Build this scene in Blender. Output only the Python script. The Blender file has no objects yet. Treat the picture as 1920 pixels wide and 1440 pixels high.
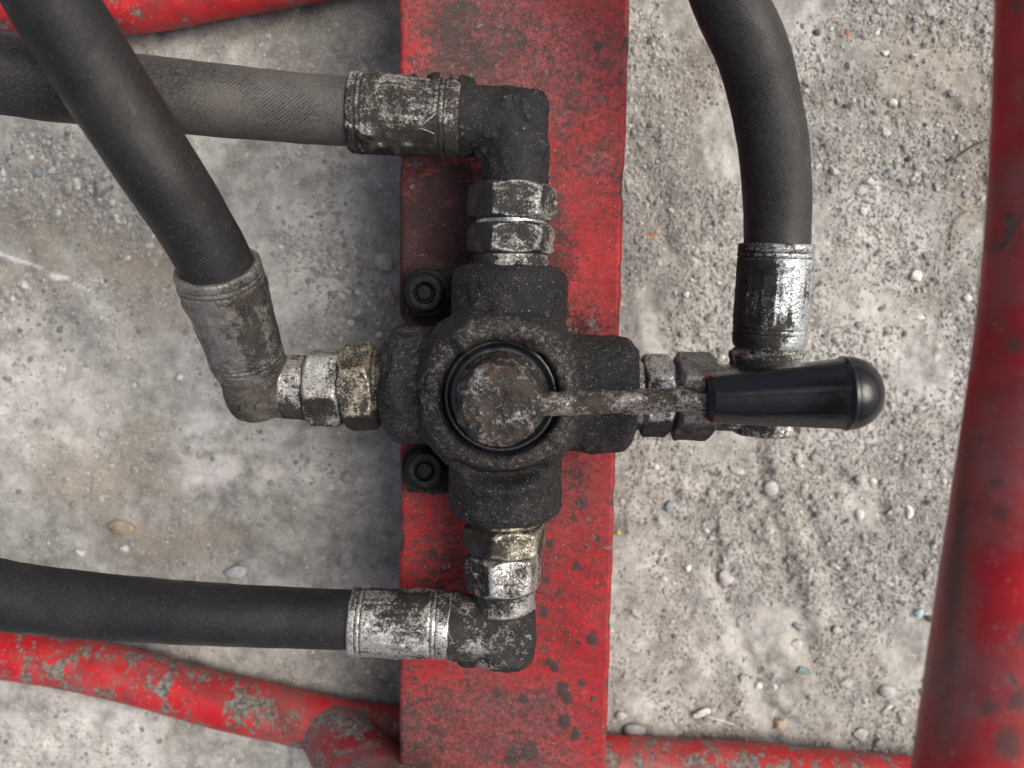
import bpy, bmesh, math, random
import numpy as np
from mathutils import Vector, Matrix

C = bpy.context.scene.collection
R = math.radians
rng = np.random.default_rng(7)
random.seed(7)

# ------------------------------------------------------------------ camera, sky, sun, exposure
TILT = R(6.2)
CAMZ = 0.3525
FPX = 1493.0                      # focal length in photograph pixels (28 mm on 36 mm, 1920 wide)
cam = bpy.data.cameras.new('camera')
cam.lens = 28.0
cam.sensor_width = 36.0
cam.clip_start = 0.005
cam.clip_end = 60.0
cam.dof.use_dof = True
cam.dof.focus_distance = 0.236
cam.dof.aperture_fstop = 11.5
co = bpy.data.objects.new('camera', cam)
co.location = (0, 0, CAMZ)
co.rotation_euler = (-TILT, 0, 0)
C.objects.link(co)
bpy.context.scene.camera = co

SUN_EL, SUN_AZ = R(56), R(14)    # azimuth from +X (right of picture)
w = bpy.data.worlds.new('World')
bpy.context.scene.world = w
w.use_nodes = True
wt = w.node_tree
sky = wt.nodes.new('ShaderNodeTexSky')
sky.sky_type = 'NISHITA'
sky.sun_disc = False
sky.sun_elevation = SUN_EL
sky.sun_rotation = R(90) - SUN_AZ
sky.air_density = 0.55
sky.dust_density = 7.0
sky.ozone_density = 0.3
bg = wt.nodes['Background']
bg.inputs['Strength'].default_value = 0.12
wt.links.new(sky.outputs[0], bg.inputs['Color'])

sun = bpy.data.lights.new('sun', 'SUN')
sun.energy = 1.5
sun.angle = R(42)
sun.color = (1.0, 0.98, 0.915)
so = bpy.data.objects.new('sun', sun)
sd = Vector((math.cos(SUN_EL) * math.cos(SUN_AZ), math.cos(SUN_EL) * math.sin(SUN_AZ), math.sin(SUN_EL)))
so.rotation_euler = (-sd).to_track_quat('-Z', 'Y').to_euler()
so.location = (1, 0, 2)
C.objects.link(so)

vs = bpy.context.scene.view_settings
vs.view_transform = 'Standard'
vs.look = 'None'
vs.gamma = 1.0
vs.use_curve_mapping = False
vs.exposure = 0.40

# ------------------------------------------------------------------ picture <-> place
CT, ST = math.cos(TILT), math.sin(TILT)


def P(px, py, z):
    """world point at height z seen at photograph pixel px, py"""
    x, y = (px - 960) / FPX, (720 - py) / FPX
    d = np.array([x, y * CT - ST, -y * ST - CT])
    k = (z - CAMZ) / d[2]
    return np.array([d[0] * k, d[1] * k, z])


def depth(p):
    p = np.asarray(p)
    return -p[..., 1] * ST + (CAMZ - p[..., 2]) * CT


def S(px, p):
    """length in metres of px photograph pixels at point p"""
    return px * depth(p) / FPX


def proj(p):
    d = depth(p)
    yy = p[..., 1] * CT - (p[..., 2] - CAMZ) * ST
    return 960 + FPX * p[..., 0] / d, 720 - FPX * yy / d


# ------------------------------------------------------------------ noise on arrays
def hsh(i, j, k, seed):
    n = (i * 374761393 + j * 668265263 + k * 2147483647 + seed * 1442695041) & 0xffffffff
    n = ((n ^ (n >> 13)) * 1274126177) & 0xffffffff
    n = ((n ^ (n >> 16)) * 2246822519) & 0xffffffff
    return ((n ^ (n >> 15)) & 0xffff) / 32767.5 - 1.0


def vnoise(p, seed=0):
    i = np.floor(p).astype(np.int64)
    f = p - i
    f = f * f * f * (f * (f * 6 - 15) + 10)
    r = 0
    for a in (0, 1):
        for b in (0, 1):
            for c in (0, 1):
                wgt = (f[:, 0] if a else 1 - f[:, 0]) * (f[:, 1] if b else 1 - f[:, 1]) * (f[:, 2] if c else 1 - f[:, 2])
                r = r + wgt * hsh(i[:, 0] + a, i[:, 1] + b, i[:, 2] + c, seed)
    return r


def fbm(p, scale, octv=4, gain=0.5, seed=0):
    r, a, s = 0, 1.0, scale
    for o in range(octv):
        r = r + a * vnoise(p * s + 17.3 * o, seed + o)
        a *= gain
        s *= 2.03
    return r


def sstep(x, a, b):
    t = np.clip((x - a) / (b - a), 0, 1)
    return t * t * (3 - 2 * t)


# ------------------------------------------------------------------ objects
def tag(o, label=None, cat=None, group=None, kind=None):
    if label: o['label'] = label
    if cat: o['category'] = cat
    if group: o['group'] = group
    if kind: o['kind'] = kind
    return o


def thing(name, label, cat, loc, group=None):
    o = bpy.data.objects.new(name, None)
    o.empty_display_size = 0.01
    o.location = loc
    C.objects.link(o)
    return tag(o, label, cat, group)


def wloc(o):
    v = Vector((0, 0, 0))
    while o:
        v += o.location
        o = o.parent
    return np.array(v)


def meshdata(name, v, faces, smooth=True, uv=None, attrs=None):
    v = np.asarray(v, dtype=np.float32)
    me = bpy.data.meshes.new(name)
    faces = np.asarray(faces, dtype=np.int32)
    n, k = faces.shape
    me.vertices.add(len(v))
    me.vertices.foreach_set('co', v.ravel())
    me.loops.add(n * k)
    me.loops.foreach_set('vertex_index', faces.ravel())
    me.polygons.add(n)
    me.polygons.foreach_set('loop_start', np.arange(0, n * k, k, dtype=np.int32))
    me.update(calc_edges=True)
    me.validate()
    me.polygons.foreach_set('use_smooth', np.full(len(me.polygons), smooth, dtype=bool))
    if uv is not None:
        l = me.uv_layers.new(name='UVMap')
        l.data.foreach_set('uv', np.asarray(uv, dtype=np.float32).ravel())
    for a, val in (attrs or {}).items():
        val = np.asarray(val, dtype=np.float32)
        if val.ndim == 1:
            me.attributes.new(a, 'FLOAT', 'POINT').data.foreach_set('value', val)
        else:
            me.attributes.new(a, 'FLOAT_COLOR', 'POINT').data.foreach_set('color', np.c_[val, np.ones(len(val))].astype(np.float32).ravel())
    return me


def link(name, me, mat, parent=None, loc=None):
    o = bpy.data.objects.new(name, me)
    if mat: me.materials.append(mat)
    C.objects.link(o)
    if parent is not None:
        o.parent = parent
    if loc is not None:
        o.location = loc
    return o


def shift(me, off):
    n = len(me.vertices)
    a = np.empty(n * 3, dtype=np.float32)
    me.vertices.foreach_get('co', a)
    a = a.reshape(-1, 3) + np.asarray(off, dtype=np.float32)
    me.vertices.foreach_set('co', a.ravel())
    me.update()


def rough(me, amp, scale, octv=4, gain=0.55, seed=0, lumps=0.0, lscale=120, thr=0.15):
    """push the vertices along their normals: fine roughness and lumps of caked dirt"""
    n = len(me.vertices)
    a = np.empty(n * 3, dtype=np.float32)
    b = np.empty(n * 3, dtype=np.float32)
    me.vertices.foreach_get('co', a)
    me.vertex_normals.foreach_get('vector', b)
    a = a.reshape(-1, 3).astype(float)
    b = b.reshape(-1, 3)
    d = amp * fbm(a, scale, octv, gain, seed)
    if lumps:
        l = fbm(a, lscale, 3, 0.6, seed + 50)
        d = d + lumps * np.clip(l - thr, 0, 1) * (1 + 0.8 * fbm(a, lscale * 5, 2, 0.5, seed + 70))
    a = a + b * d[:, None]
    me.vertices.foreach_set('co', a.astype(np.float32).ravel())
    me.update()


def soil_shade(me, d, amount=1.0, lo=0.0, hi=0.6, seed=0):
    """darken one side by its normal: grime, and shade painted in"""
    n = len(me.vertices)
    b = np.empty(n * 3, dtype=np.float32); me.vertex_normals.foreach_get('vector', b)
    a = np.empty(n * 3, dtype=np.float32); me.vertices.foreach_get('co', a)
    d = np.asarray(d, float) / np.linalg.norm(d)
    v = amount * sstep(b.reshape(-1, 3) @ d + .25 * fbm(a.reshape(-1, 3).astype(float), 110, 3, seed=seed), lo, hi)
    me.attributes.new('soil_shade', 'FLOAT', 'POINT').data.foreach_set('value', v.astype(np.float32))


def part(name, me, mat, parent, label=None):
    """link a mesh given in world coordinates under its thing"""
    shift(me, -wloc(parent))
    o = link(name, me, mat, parent)
    if label: o['label'] = label
    return o


def grid_faces(nu, nv, wrap=True):
    i, j = np.meshgrid(np.arange(nv - 1), np.arange(nu if wrap else nu - 1), indexing='ij')
    a = i * nu + j
    b = i * nu + (j + 1) % nu
    return np.stack([a, b, b + nu, a + nu], -1).reshape(-1, 4)


def frame(d):
    d = np.asarray(d, float) / np.linalg.norm(d)
    h = np.array([0, 0, 1.0]) if abs(d[2]) < 0.9 else np.array([0, 1.0, 0])
    u = np.cross(h, d); u /= np.linalg.norm(u)
    return d, u, np.cross(d, u)


def lathe(prof, A, d, segs=72, ap=None, rot=0.0, ds=0.0007, name='lathe'):
    """prof [(distance along axis, radius[, hex apothem])]; closes at radius 0"""
    d, u, v = frame(d)
    T, RR, AP = [], [], []
    for q in range(len(prof) - 1):
        p0, p1 = prof[q], prof[q + 1]
        L = math.hypot(p1[0] - p0[0], p1[1] - p0[1])
        n = max(1, int(math.ceil(L / ds)))
        for k in range(n):
            T.append(p0[0] + (p1[0] - p0[0]) * k / n)
            RR.append(p0[1] + (p1[1] - p0[1]) * k / n)
            AP.append(p0[2] if len(p0) > 2 else 9)
    T.append(prof[-1][0]); RR.append(prof[-1][1]); AP.append(prof[-1][2] if len(prof[-1]) > 2 else 9)
    T, RR, AP = np.array(T), np.maximum(np.array(RR), 1e-5), np.array(AP)
    th = np.arange(segs) / segs * 2 * math.pi
    hx = 1 / np.cos(((th + rot) % (math.pi / 3)) - math.pi / 6)
    rad = np.minimum(RR[:, None], AP[:, None] * hx[None, :])
    V = np.asarray(A)[None, None] + T[:, None, None] * d + rad[:, :, None] * (np.cos(th)[None, :, None] * u + np.sin(th)[None, :, None] * v)
    return meshdata(name, V.reshape(-1, 3), grid_faces(segs, len(T)))


def spline(pts, step):
    pts = np.asarray(pts, float)
    P0 = np.vstack([2 * pts[0] - pts[1], pts, 2 * pts[-1] - pts[-2]])
    out = []
    for i in range(1, len(P0) - 2):
        a, b, c, d = P0[i - 1], P0[i], P0[i + 1], P0[i + 2]
        n = max(2, int(np.linalg.norm(c[:3] - b[:3]) / step))
        for t in np.arange(n) / n:
            out.append(0.5 * (2 * b + (c - a) * t + (2 * a - 5 * b + 4 * c - d) * t * t + (3 * b - a - 3 * c + d) * t ** 3))
    out.append(pts[-1])
    return np.array(out)


def tube(pts, segs=48, step=0.0012, cap=True, name='tube', flat=0.0):
    """pts rows x, y, z, radius"""
    q = spline(pts, step)
    X, rr = q[:, :3], q[:, 3].copy()
    if cap:
        X = np.vstack([X[:1], X, X[-1:]]); rr = np.r_[1e-5, rr, 1e-5]
    T = np.gradient(X, axis=0)
    T[0], T[-1] = T[min(2, len(T) - 1)], T[-3]
    T /= np.linalg.norm(T, axis=1)[:, None] + 1e-12
    _, u, _ = frame(T[0])
    U = []
    for t in T:
        u = u - t * np.dot(u, t); u /= np.linalg.norm(u); U.append(u)
    U = np.array(U); W = np.cross(T, U)
    th = np.arange(segs) / segs * 2 * math.pi
    V = X[:, None] + rr[:, None, None] * (np.cos(th)[None, :, None] * U[:, None] + np.sin(th)[None, :, None] * W[:, None])
    f = grid_faces(segs, len(X))
    s = np.r_[0, np.cumsum(np.linalg.norm(np.diff(X, axis=0), axis=1))]
    circ = 2 * math.pi * np.median(rr)
    i, j = np.meshgrid(np.arange(len(X) - 1), np.arange(segs), indexing='ij')
    sv, se = (s[i] / circ), (s[i + 1] / circ)
    ua, ub = j / segs, (j + 1) / segs
    uv = np.stack([np.stack([ua, sv], -1), np.stack([ub, sv], -1), np.stack([ub, se], -1), np.stack([ua, se], -1)], 2)
    return meshdata(name, V.reshape(-1, 3), f, uv=uv.reshape(-1, 2))


def fuse(meshes, voxel=0.0008, smooth=6, name='fused'):
    """one continuous skin over overlapping solids, with soft fillets where they meet"""
    V, F, n = [], [], 0
    for me in meshes:
        a = np.empty(len(me.vertices) * 3, dtype=np.float32); me.vertices.foreach_get('co', a)
        V.append(a.reshape(-1, 3))
        F += [[i + n for i in p.vertices] for p in me.polygons]
        n += len(me.vertices)
    m = bpy.data.meshes.new(name)
    m.from_pydata(np.vstack(V).tolist(), [], F)
    o = bpy.data.objects.new(name, m)
    C.objects.link(o)
    r = o.modifiers.new('r', 'REMESH'); r.mode = 'VOXEL'; r.voxel_size = voxel; r.use_smooth_shade = True
    if smooth:
        s = o.modifiers.new('s', 'SMOOTH'); s.factor = 0.5; s.iterations = smooth
    dg = bpy.context.evaluated_depsgraph_get()
    out = bpy.data.meshes.new_from_object(o.evaluated_get(dg))
    bpy.data.objects.remove(o); bpy.data.meshes.remove(m)
    for me in meshes: bpy.data.meshes.remove(me)
    out.polygons.foreach_set('use_smooth', np.ones(len(out.polygons), dtype=bool))
    return out


def cyl(A, B, r, bev=0.001):
    A, B = np.asarray(A, float), np.asarray(B, float)
    L = np.linalg.norm(B - A)
    return lathe([(0, 0), (0, r - bev), (bev, r), (L - bev, r), (L, r - bev), (L, 0)], A, B - A, 48, ds=0.004)


def box(lo, hi):
    lo, hi = np.asarray(lo), np.asarray(hi)
    v = [(x, y, z) for x in (lo[0], hi[0]) for y in (lo[1], hi[1]) for z in (lo[2], hi[2])]
    f = [(0, 1, 3, 2), (4, 6, 7, 5), (0, 4, 5, 1), (2, 3, 7, 6), (0, 2, 6, 4), (1, 5, 7, 3)]
    return meshdata('box', v, f)


# ------------------------------------------------------------------ materials
class Mat:
    def __init__(s, name):
        s.m = bpy.data.materials.new(name); s.m.use_nodes = True
        s.t = s.m.node_tree; s.b = s.t.nodes['Principled BSDF']
        tc = s.t.nodes.new('ShaderNodeTexCoord'); s.co = tc.outputs['Object']; s.uv = tc.outputs['UV']

    def put(s, sock, val):
        if isinstance(val, bpy.types.NodeSocket): s.t.links.new(val, sock)
        elif val is not None:
            if sock.type == 'RGBA' and not hasattr(val, '__len__'): val = (val, val, val, 1)
            elif sock.type == 'RGBA' and len(val) == 3: val = (*val, 1)
            sock.default_value = val

    def set(s, **k):
        for n, v in k.items(): s.put(s.b.inputs[n.replace('_', ' ')], v)

    def noise(s, scale, detail=4, rough=0.6, dist=0.0, co=None):
        n = s.t.nodes.new('ShaderNodeTexNoise')
        s.put(n.inputs['Vector'], co or s.co)
        n.inputs['Scale'].default_value = scale; n.inputs['Detail'].default_value = detail
        n.inputs['Roughness'].default_value = rough; n.inputs['Distortion'].default_value = dist
        return n.outputs[0]

    def vor(s, scale, feature='F1', out='Distance', co=None, rand=1.0):
        n = s.t.nodes.new('ShaderNodeTexVoronoi'); n.feature = feature
        s.put(n.inputs['Vector'], co or s.co); n.inputs['Scale'].default_value = scale
        n.inputs['Randomness'].default_value = rand
        return n.outputs[out]

    def ramp(s, f, *st):
        n = s.t.nodes.new('ShaderNodeValToRGB'); e = n.color_ramp.elements
        s.put(n.inputs[0], f)
        while len(e) < len(st): e.new(0.5)
        for q, (p, c) in zip(e, st):
            q.position = p; q.color = (*c, 1) if hasattr(c, '__len__') else (c, c, c, 1)
        return n.outputs[0]

    def mix(s, f, a, b, mode='MIX'):
        n = s.t.nodes.new('ShaderNodeMix'); n.data_type = 'RGBA'; n.blend_type = mode
        s.put(n.inputs[0], f); s.put(n.inputs[6], a); s.put(n.inputs[7], b)
        return n.outputs[2]

    def math(s, op, a, b=None, c=None):
        n = s.t.nodes.new('ShaderNodeMath'); n.operation = op
        s.put(n.inputs[0], a); s.put(n.inputs[1], b)
        if c is not None: s.put(n.inputs[2], c)
        return n.outputs[0]

    def attr(s, name, out='Fac'):
        n = s.t.nodes.new('ShaderNodeAttribute'); n.attribute_name = name
        return n.outputs[out]

    def scaled(s, v, co=None):
        n = s.t.nodes.new('ShaderNodeMapping'); s.put(n.inputs[0], co or s.co); n.inputs['Scale'].default_value = v
        return n.outputs[0]

    def bump(s, h, strength=0.5, dist=0.0005, nrm=None):
        n = s.t.nodes.new('ShaderNodeBump'); s.put(n.inputs['Height'], h)
        n.inputs['Strength'].default_value = strength; n.inputs['Distance'].default_value = dist
        if nrm: s.t.links.new(nrm, n.inputs['Normal'])
        s.t.links.new(n.outputs[0], s.b.inputs['Normal'])
        return n.outputs[0]


def dirty_metal(name, clean=0.5, metal=(0.72, 0.71, 0.67), grime=(0.038, 0.034, 0.029), grime2=(0.010, 0.0095, 0.009), rust=0.0, seed=0.0, soft=0.048, rgh=0.3):
    m = Mat(name)
    off = m.t.nodes.new('ShaderNodeMapping'); m.put(off.inputs[0], m.co); off.inputs['Location'].default_value = (seed, seed * 2, seed * 3)
    c = off.outputs[0]
    a = m.noise(120, 4, 0.65, 0.3, c)
    b = m.noise(1100, 5, 0.8, 0.3, c)
    f = m.math('ADD', m.math('MULTIPLY', a, 0.5), m.math('MULTIPLY', b, 0.5))
    f = m.math('SUBTRACT', f, m.math('MULTIPLY', m.attr('soil_shade'), 0.16))
    gn = m.t.nodes.new('ShaderNodeNewGeometry')
    pt = m.math('MULTIPLY', m.math('SUBTRACT', gn.outputs['Pointiness'], 0.5), 1.6)
    f = m.math('ADD', f, m.math('MAXIMUM', m.math('MINIMUM', pt, 0.13), -0.12))
    thr = 0.5 + (0.5 - clean) * 0.34
    k = m.ramp(f, (thr - soft, 0), (thr + soft, 1))
    spk = m.noise(1500, 3, 0.7, 0, c)
    k = m.math('MULTIPLY', k, m.ramp(spk, (0.36, 0.15), (0.50, 1)))
    gcol = m.mix(m.ramp(m.noise(160, 5, 0.7, 0, c), (0.35, 0), (0.65, 1)), grime2, grime)
    gcol = m.mix(m.ramp(m.noise(2200, 2, 0.5, 0, c), (0.62, 0), (0.72, 0.5)), gcol, (0.22, 0.21, 0.19))
    mcol = m.mix(m.ramp(m.noise(260, 4, 0.6, 0, c), (0.4, 0), (0.7, 1)), metal, tuple(x * 0.7 for x in metal))
    if rust:
        rk = m.ramp(m.noise(130, 5, 0.7, 0.4, c), (0.5, 0), (0.68, rust))
        mcol = m.mix(rk, mcol, (0.17, 0.10, 0.045))
        gcol = m.mix(rk, gcol, (0.06, 0.036, 0.02))
    m.b.inputs['Specular IOR Level'].default_value = 0.35
    m.set(Base_Color=m.mix(k, gcol, mcol), Metallic=m.math('MULTIPLY', k, 0.9),
          Roughness=m.ramp(k, (0, 0.72), (1, rgh)))
    h = m.math('ADD', m.math('MULTIPLY', k, -0.6), m.math('MULTIPLY', m.noise(900, 4, 0.7, 0, c), 0.8))
    m.bump(h, 0.55, 0.00032)
    return m.m


M = {}
M['zinc_worn'] = dirty_metal('zinc_worn', 0.52, seed=0.11)
M['zinc_half'] = dirty_metal('zinc_half', 0.31, seed=0.37)
M['zinc_clean'] = dirty_metal('zinc_clean', 0.60, metal=(0.68, 0.73, 0.74), seed=0.53, rgh=0.2)
M['zinc_grey'] = dirty_metal('zinc_grey', 0.60, metal=(0.36, 0.355, 0.33), seed=0.71, rust=0.3, rgh=0.42, soft=0.09)
M['steel_grimy'] = dirty_metal('steel_grimy', 0.38, metal=(0.62, 0.61, 0.56), seed=0.9, rust=0.12)
M['steel_black'] = dirty_metal('steel_black', 0.06, metal=(0.45, 0.43, 0.37), grime=(0.018, 0.018, 0.019), grime2=(0.007, 0.007, 0.008), seed=1.3)
M['elbow_grey'] = dirty_metal('elbow_grey', 0.38, metal=(0.30, 0.29, 0.25), grime=(0.055, 0.048, 0.038), seed=0.47, rust=0.4, rgh=0.45, soft=0.1)
M['brass_zinc'] = dirty_metal('brass_zinc', 0.40, metal=(0.62, 0.57, 0.44), seed=1.7, rust=0.6)
M['lever_steel'] = dirty_metal('lever_steel', 0.36, metal=(0.5, 0.48, 0.45), grime=(0.050, 0.041, 0.033), grime2=(0.018, 0.0145, 0.012), seed=2.1, rust=0.3, rgh=0.3)
M['hub_steel'] = dirty_metal('hub_steel', 0.27, metal=(0.46, 0.45, 0.44), grime=(0.030, 0.0265, 0.0245), grime2=(0.012, 0.010, 0.009), seed=2.7, rust=0.7, rgh=0.38)


def cast_iron():
    m = Mat('cast_iron')
    g = m.noise(1100, 4, 0.75)
    big = m.noise(55, 4, 0.6)
    c = m.mix(m.ramp(big, (0.35, 0), (0.65, 1)), (0.0055, 0.006, 0.0070), (0.0155, 0.0158, 0.0165))
    rk = m.math('MULTIPLY', m.attr('rust'), m.ramp(m.noise(260, 5, 0.75), (0.36, 0), (0.6, 1)))
    c = m.mix(rk, c, (0.034, 0.028, 0.0245))
    sp = m.ramp(m.noise(1700, 2, 0.5), (0.66, 0), (0.70, 1))
    c = m.mix(m.math('MULTIPLY', sp, 0.8), c, (0.30, 0.29, 0.27))
    wk = m.math('MULTIPLY', m.attr('rust'), m.ramp(m.noise(700, 4, 0.8), (0.52, 0), (0.6, 1)))
    c = m.mix(m.math('MULTIPLY', wk, 0.7), c, (0.20, 0.19, 0.175))
    m.set(Base_Color=c, Roughness=m.ramp(g, (0.3, 0.42), (0.7, 0.75)), Metallic=0.0)
    m.b.inputs['Specular IOR Level'].default_value = 0.4
    m.bump(m.math('ADD', g, m.math('MULTIPLY', m.noise(420, 5, 0.75), 1.2)), 0.9, 0.0006)
    return m.m


M['cast_iron'] = cast_iron()


def rubber(name, base, dust, amount, weave, seed=0.0, rgh=0.55, part_dusty=False):
    m = Mat(name)
    c = m.scaled((1, 1, 1)); m.t.nodes[-1].inputs['Location'].default_value = (seed, seed, seed)
    a = m.noise(45, 5, 0.6, 0.2, c); b = m.noise(900, 4, 0.7, 0, c)
    k = m.ramp(m.math('ADD', m.math('MULTIPLY', a, 0.6), m.math('MULTIPLY', b, 0.4)), (0.40, 0), (0.60, amount))
    if part_dusty: k = m.math('MULTIPLY', k, m.attr('dusty'))  # 'dusty' holds dust and the painted shading under the crossing hose
    col = m.mix(k, base, dust)
    sx = m.t.nodes.new('ShaderNodeSeparateXYZ'); m.t.links.new(m.uv, sx.inputs[0])
    w1 = m.math('SINE', m.math('MULTIPLY', m.math('ADD', sx.outputs[0], m.math('MULTIPLY', sx.outputs[1], 0.9)), 2 * math.pi * 56))
    w2 = m.math('SINE', m.math('MULTIPLY', m.math('SUBTRACT', sx.outputs[0], m.math('MULTIPLY', sx.outputs[1], 0.9)), 2 * math.pi * 56))
    wv = m.math('ADD', w1, m.math('MULTIPLY', w2, 0.15))
    brk = m.ramp(m.noise(70, 3, 0.6, 0, c), (0.38, 0.1), (0.6, 1))
    if part_dusty: brk = m.math('MULTIPLY', brk, m.attr('dusty'))  # same mask: dust and painted shading
    col = m.mix(m.math('MULTIPLY', m.math('MULTIPLY', m.ramp(wv, (0.2, 0), (1.0, 1)), brk), weave), col, tuple(x * 1.3 + 0.015 for x in dust))
    fl = m.ramp(m.noise(1900, 3, 0.6, 0, c), (0.66, 0), (0.74, 1))
    col = m.mix(m.math('MULTIPLY', fl, 0.4), col, (0.30, 0.28, 0.25))
    m.set(Base_Color=col, Roughness=m.math('MAXIMUM', m.ramp(m.noise(32, 4, 0.6, 0.4, c), (0.38, rgh - 0.15), (0.62, rgh + 0.2)), m.math('MULTIPLY', k, 0.85)))
    m.b.inputs['Specular IOR Level'].default_value = 0.3
    gr = m.ramp(m.noise(1500, 3, 0.7, 0, c), (0.42, 0), (0.66, 0.35))
    m.set(Base_Color=m.mix(gr, col, tuple(x * 1.5 for x in dust)))
    m.bump(m.math('ADD', m.math('MULTIPLY', m.math('MULTIPLY', wv, brk), 0.35 * weave), m.math('MULTIPLY', b, 0.9)), 0.5, 0.00035)
    return m.m


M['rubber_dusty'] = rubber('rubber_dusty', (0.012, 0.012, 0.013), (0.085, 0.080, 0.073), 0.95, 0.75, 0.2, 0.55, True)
M['rubber_dark'] = rubber('rubber_dark', (0.0055, 0.0063, 0.0076), (0.021, 0.0205, 0.0195), 0.75, 0.06, 0.5)
M['rubber_blue'] = rubber('rubber_blue', (0.0055, 0.0059, 0.0080), (0.020, 0.0197, 0.020), 0.75, 0.08, 0.8)
M['rubber_grey'] = rubber('rubber_grey', (0.0115, 0.0122, 0.0138), (0.046, 0.045, 0.043), 0.7, 0.25, 1.1, 0.6)


def red_paint(name, grime_attr, chips, dust, seed=0.0, red=(0.54, 0.011, 0.018), chip=((0.07, 0.066, 0.055), (0.21, 0.205, 0.185))):
    m = Mat(name)
    c = m.scaled((1, 1, 1)); m.t.nodes[-1].inputs['Location'].default_value = (seed, seed, seed)
    col = m.mix(m.ramp(m.noise(60, 4, 0.6, 0, c), (0.35, 0), (0.65, 1)), red, tuple(x * 0.72 for x in red))
    # faded, dusty film
    col = m.mix(m.ramp(m.noise(35, 5, 0.65, 0.3, c), (0.42, 0), (0.7, dust)), col, (0.27, 0.17, 0.16) if 'worn' in name else (0.20, 0.13, 0.12))
    fine = m.noise(900, 4, 0.75, 0, c)
    if grime_attr:
        fk = m.ramp(m.math('ADD', m.math('MULTIPLY', m.noise(700, 4, 0.8, 0, c), 0.6), m.math('MULTIPLY', m.noise(150, 4, 0.7, 0, c), 0.4)), (0.30, 0), (0.52, 1.0))
        col = m.mix(m.math('MULTIPLY', fk, m.attr('film')), col, (0.15, 0.105, 0.10))
        col = m.mix(m.math('MULTIPLY', m.ramp(m.noise(520, 5, 0.8, 0.3, c), (0.45, 0), (0.58, 0.9)), m.math('ADD', m.math('MULTIPLY', m.attr('film'), 0.6), 0.42)), col, (0.06, 0.020, 0.020))
    if grime_attr:
        mid = m.noise(240, 5, 0.72, 0.3, m.scaled((1, 1.5, 1), c))
        g = m.math('ADD', m.attr('grime'), m.math('MULTIPLY', m.math('SUBTRACT', mid, 0.5), 1.1))
        g = m.math('ADD', g, m.math('MULTIPLY', m.math('SUBTRACT', fine, 0.5), 1.3))
        k = m.ramp(g, (0.36, 0), (0.70, 1))
        gc = m.mix(m.attr('oil'), m.mix(m.noise(300, 4, 0.7, 0, c), (0.026, 0.024, 0.022), (0.065, 0.056, 0.051)), (0.012, 0.011, 0.011))
        col = m.mix(m.math('MULTIPLY', k, 0.93), col, gc)
    sm = m.ramp(m.noise(48, 5, 0.75, 0.8, m.scaled((0.6, 1.0, 1), c)), (0.47, 0), (0.64, (0.3 if 'upright' in name or 'worn' in name else 0.8) if chips > .1 else 0))
    col = m.mix(sm, col, (0.085, 0.035, 0.032))
    n = m.math('ADD', m.math('MULTIPLY', m.noise(85, 5, 0.7, 0.8, c), 0.62), m.math('MULTIPLY', m.noise(420, 5, 0.75, 0.4, c), 0.38))
    ck = m.ramp(n, (0.60 - chips * 0.16, 0), (0.625 - chips * 0.16, 1))
    cc = m.mix(m.ramp(m.noise(500, 4, 0.7, 0, c), (0.4, 0), (0.6, 1)), *chip)
    col = m.mix(ck, col, cc)
    pk = m.ramp(m.noise(520, 2, 0.5, 0, c), (0.70, 0), (0.73, 1))
    col = m.mix(m.math('MULTIPLY', pk, 0.8), col, (0.035, 0.031, 0.028))
    wk = m.ramp(m.noise(1300, 2, 0.5, 0, m.scaled((1, 1, 1.1), c)), (0.70, 0), (0.73, 0.7))
    col = m.mix(wk, col, (0.42, 0.38, 0.36))
    col = m.mix(m.attr('smear'), col, (0.075, 0.05, 0.046))
    m.b.inputs['Specular IOR Level'].default_value = 0.5 if 'upright' in name else 0.32
    rg = m.ramp(fine, (0.3, 0.34), (0.7, 0.58))
    rg = m.math('MAXIMUM', rg, m.math('MULTIPLY', ck, 0.75))
    if grime_attr: rg = m.math('MAXIMUM', rg, m.math('MULTIPLY', k, 0.6))
    m.set(Base_Color=col, Roughness=rg)
    h = m.math('ADD', m.math('MULTIPLY', ck, -0.8), m.math('MULTIPLY', m.noise(700, 4, 0.7, 0, c), 0.8))
    if grime_attr: h = m.math('ADD', h, m.math('MULTIPLY', k, 0.5))
    m.bump(h, 0.45, 0.0004)
    return m.m


M['paint_beam'] = red_paint('paint_beam', True, 0.0, 0.35, 0.3)
M['paint_chipped'] = red_paint('paint_chipped', False, 0.52, 0.7, 0.9)
M['paint_scuffed'] = red_paint('paint_scuffed', False, 0.30, 0.3, 1.6)
M['paint_upright'] = red_paint('paint_upright', False, 0.16, 0.9, 0.45, (0.44, 0.008, 0.014), ((0.05, 0.035, 0.03), (0.14, 0.11, 0.10)))
M['paint_worn'] = red_paint('paint_worn', False, 0.62, 0.9, 2.2, (0.40, 0.02, 0.03), ((0.10, 0.085, 0.08), (0.30, 0.27, 0.25)))


def plain(name, col, rgh, spec=0.5, bs=0, bd=0.0003, var=0.25):
    m = Mat(name)
    v = m.mix(m.ramp(m.noise(180, 5, 0.7), (0.35, 0), (0.65, 1)), col, tuple(x * (1 - var) for x in col))
    m.set(Base_Color=v, Roughness=m.ramp(m.noise(300, 4, 0.7), (0.3, max(rgh - 0.08, 0)), (0.7, rgh + 0.12)))
    m.b.inputs['Specular IOR Level'].default_value = spec
    if bs: m.bump(m.noise(bs, 4, 0.7), 0.5, bd)
    return m.m


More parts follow.
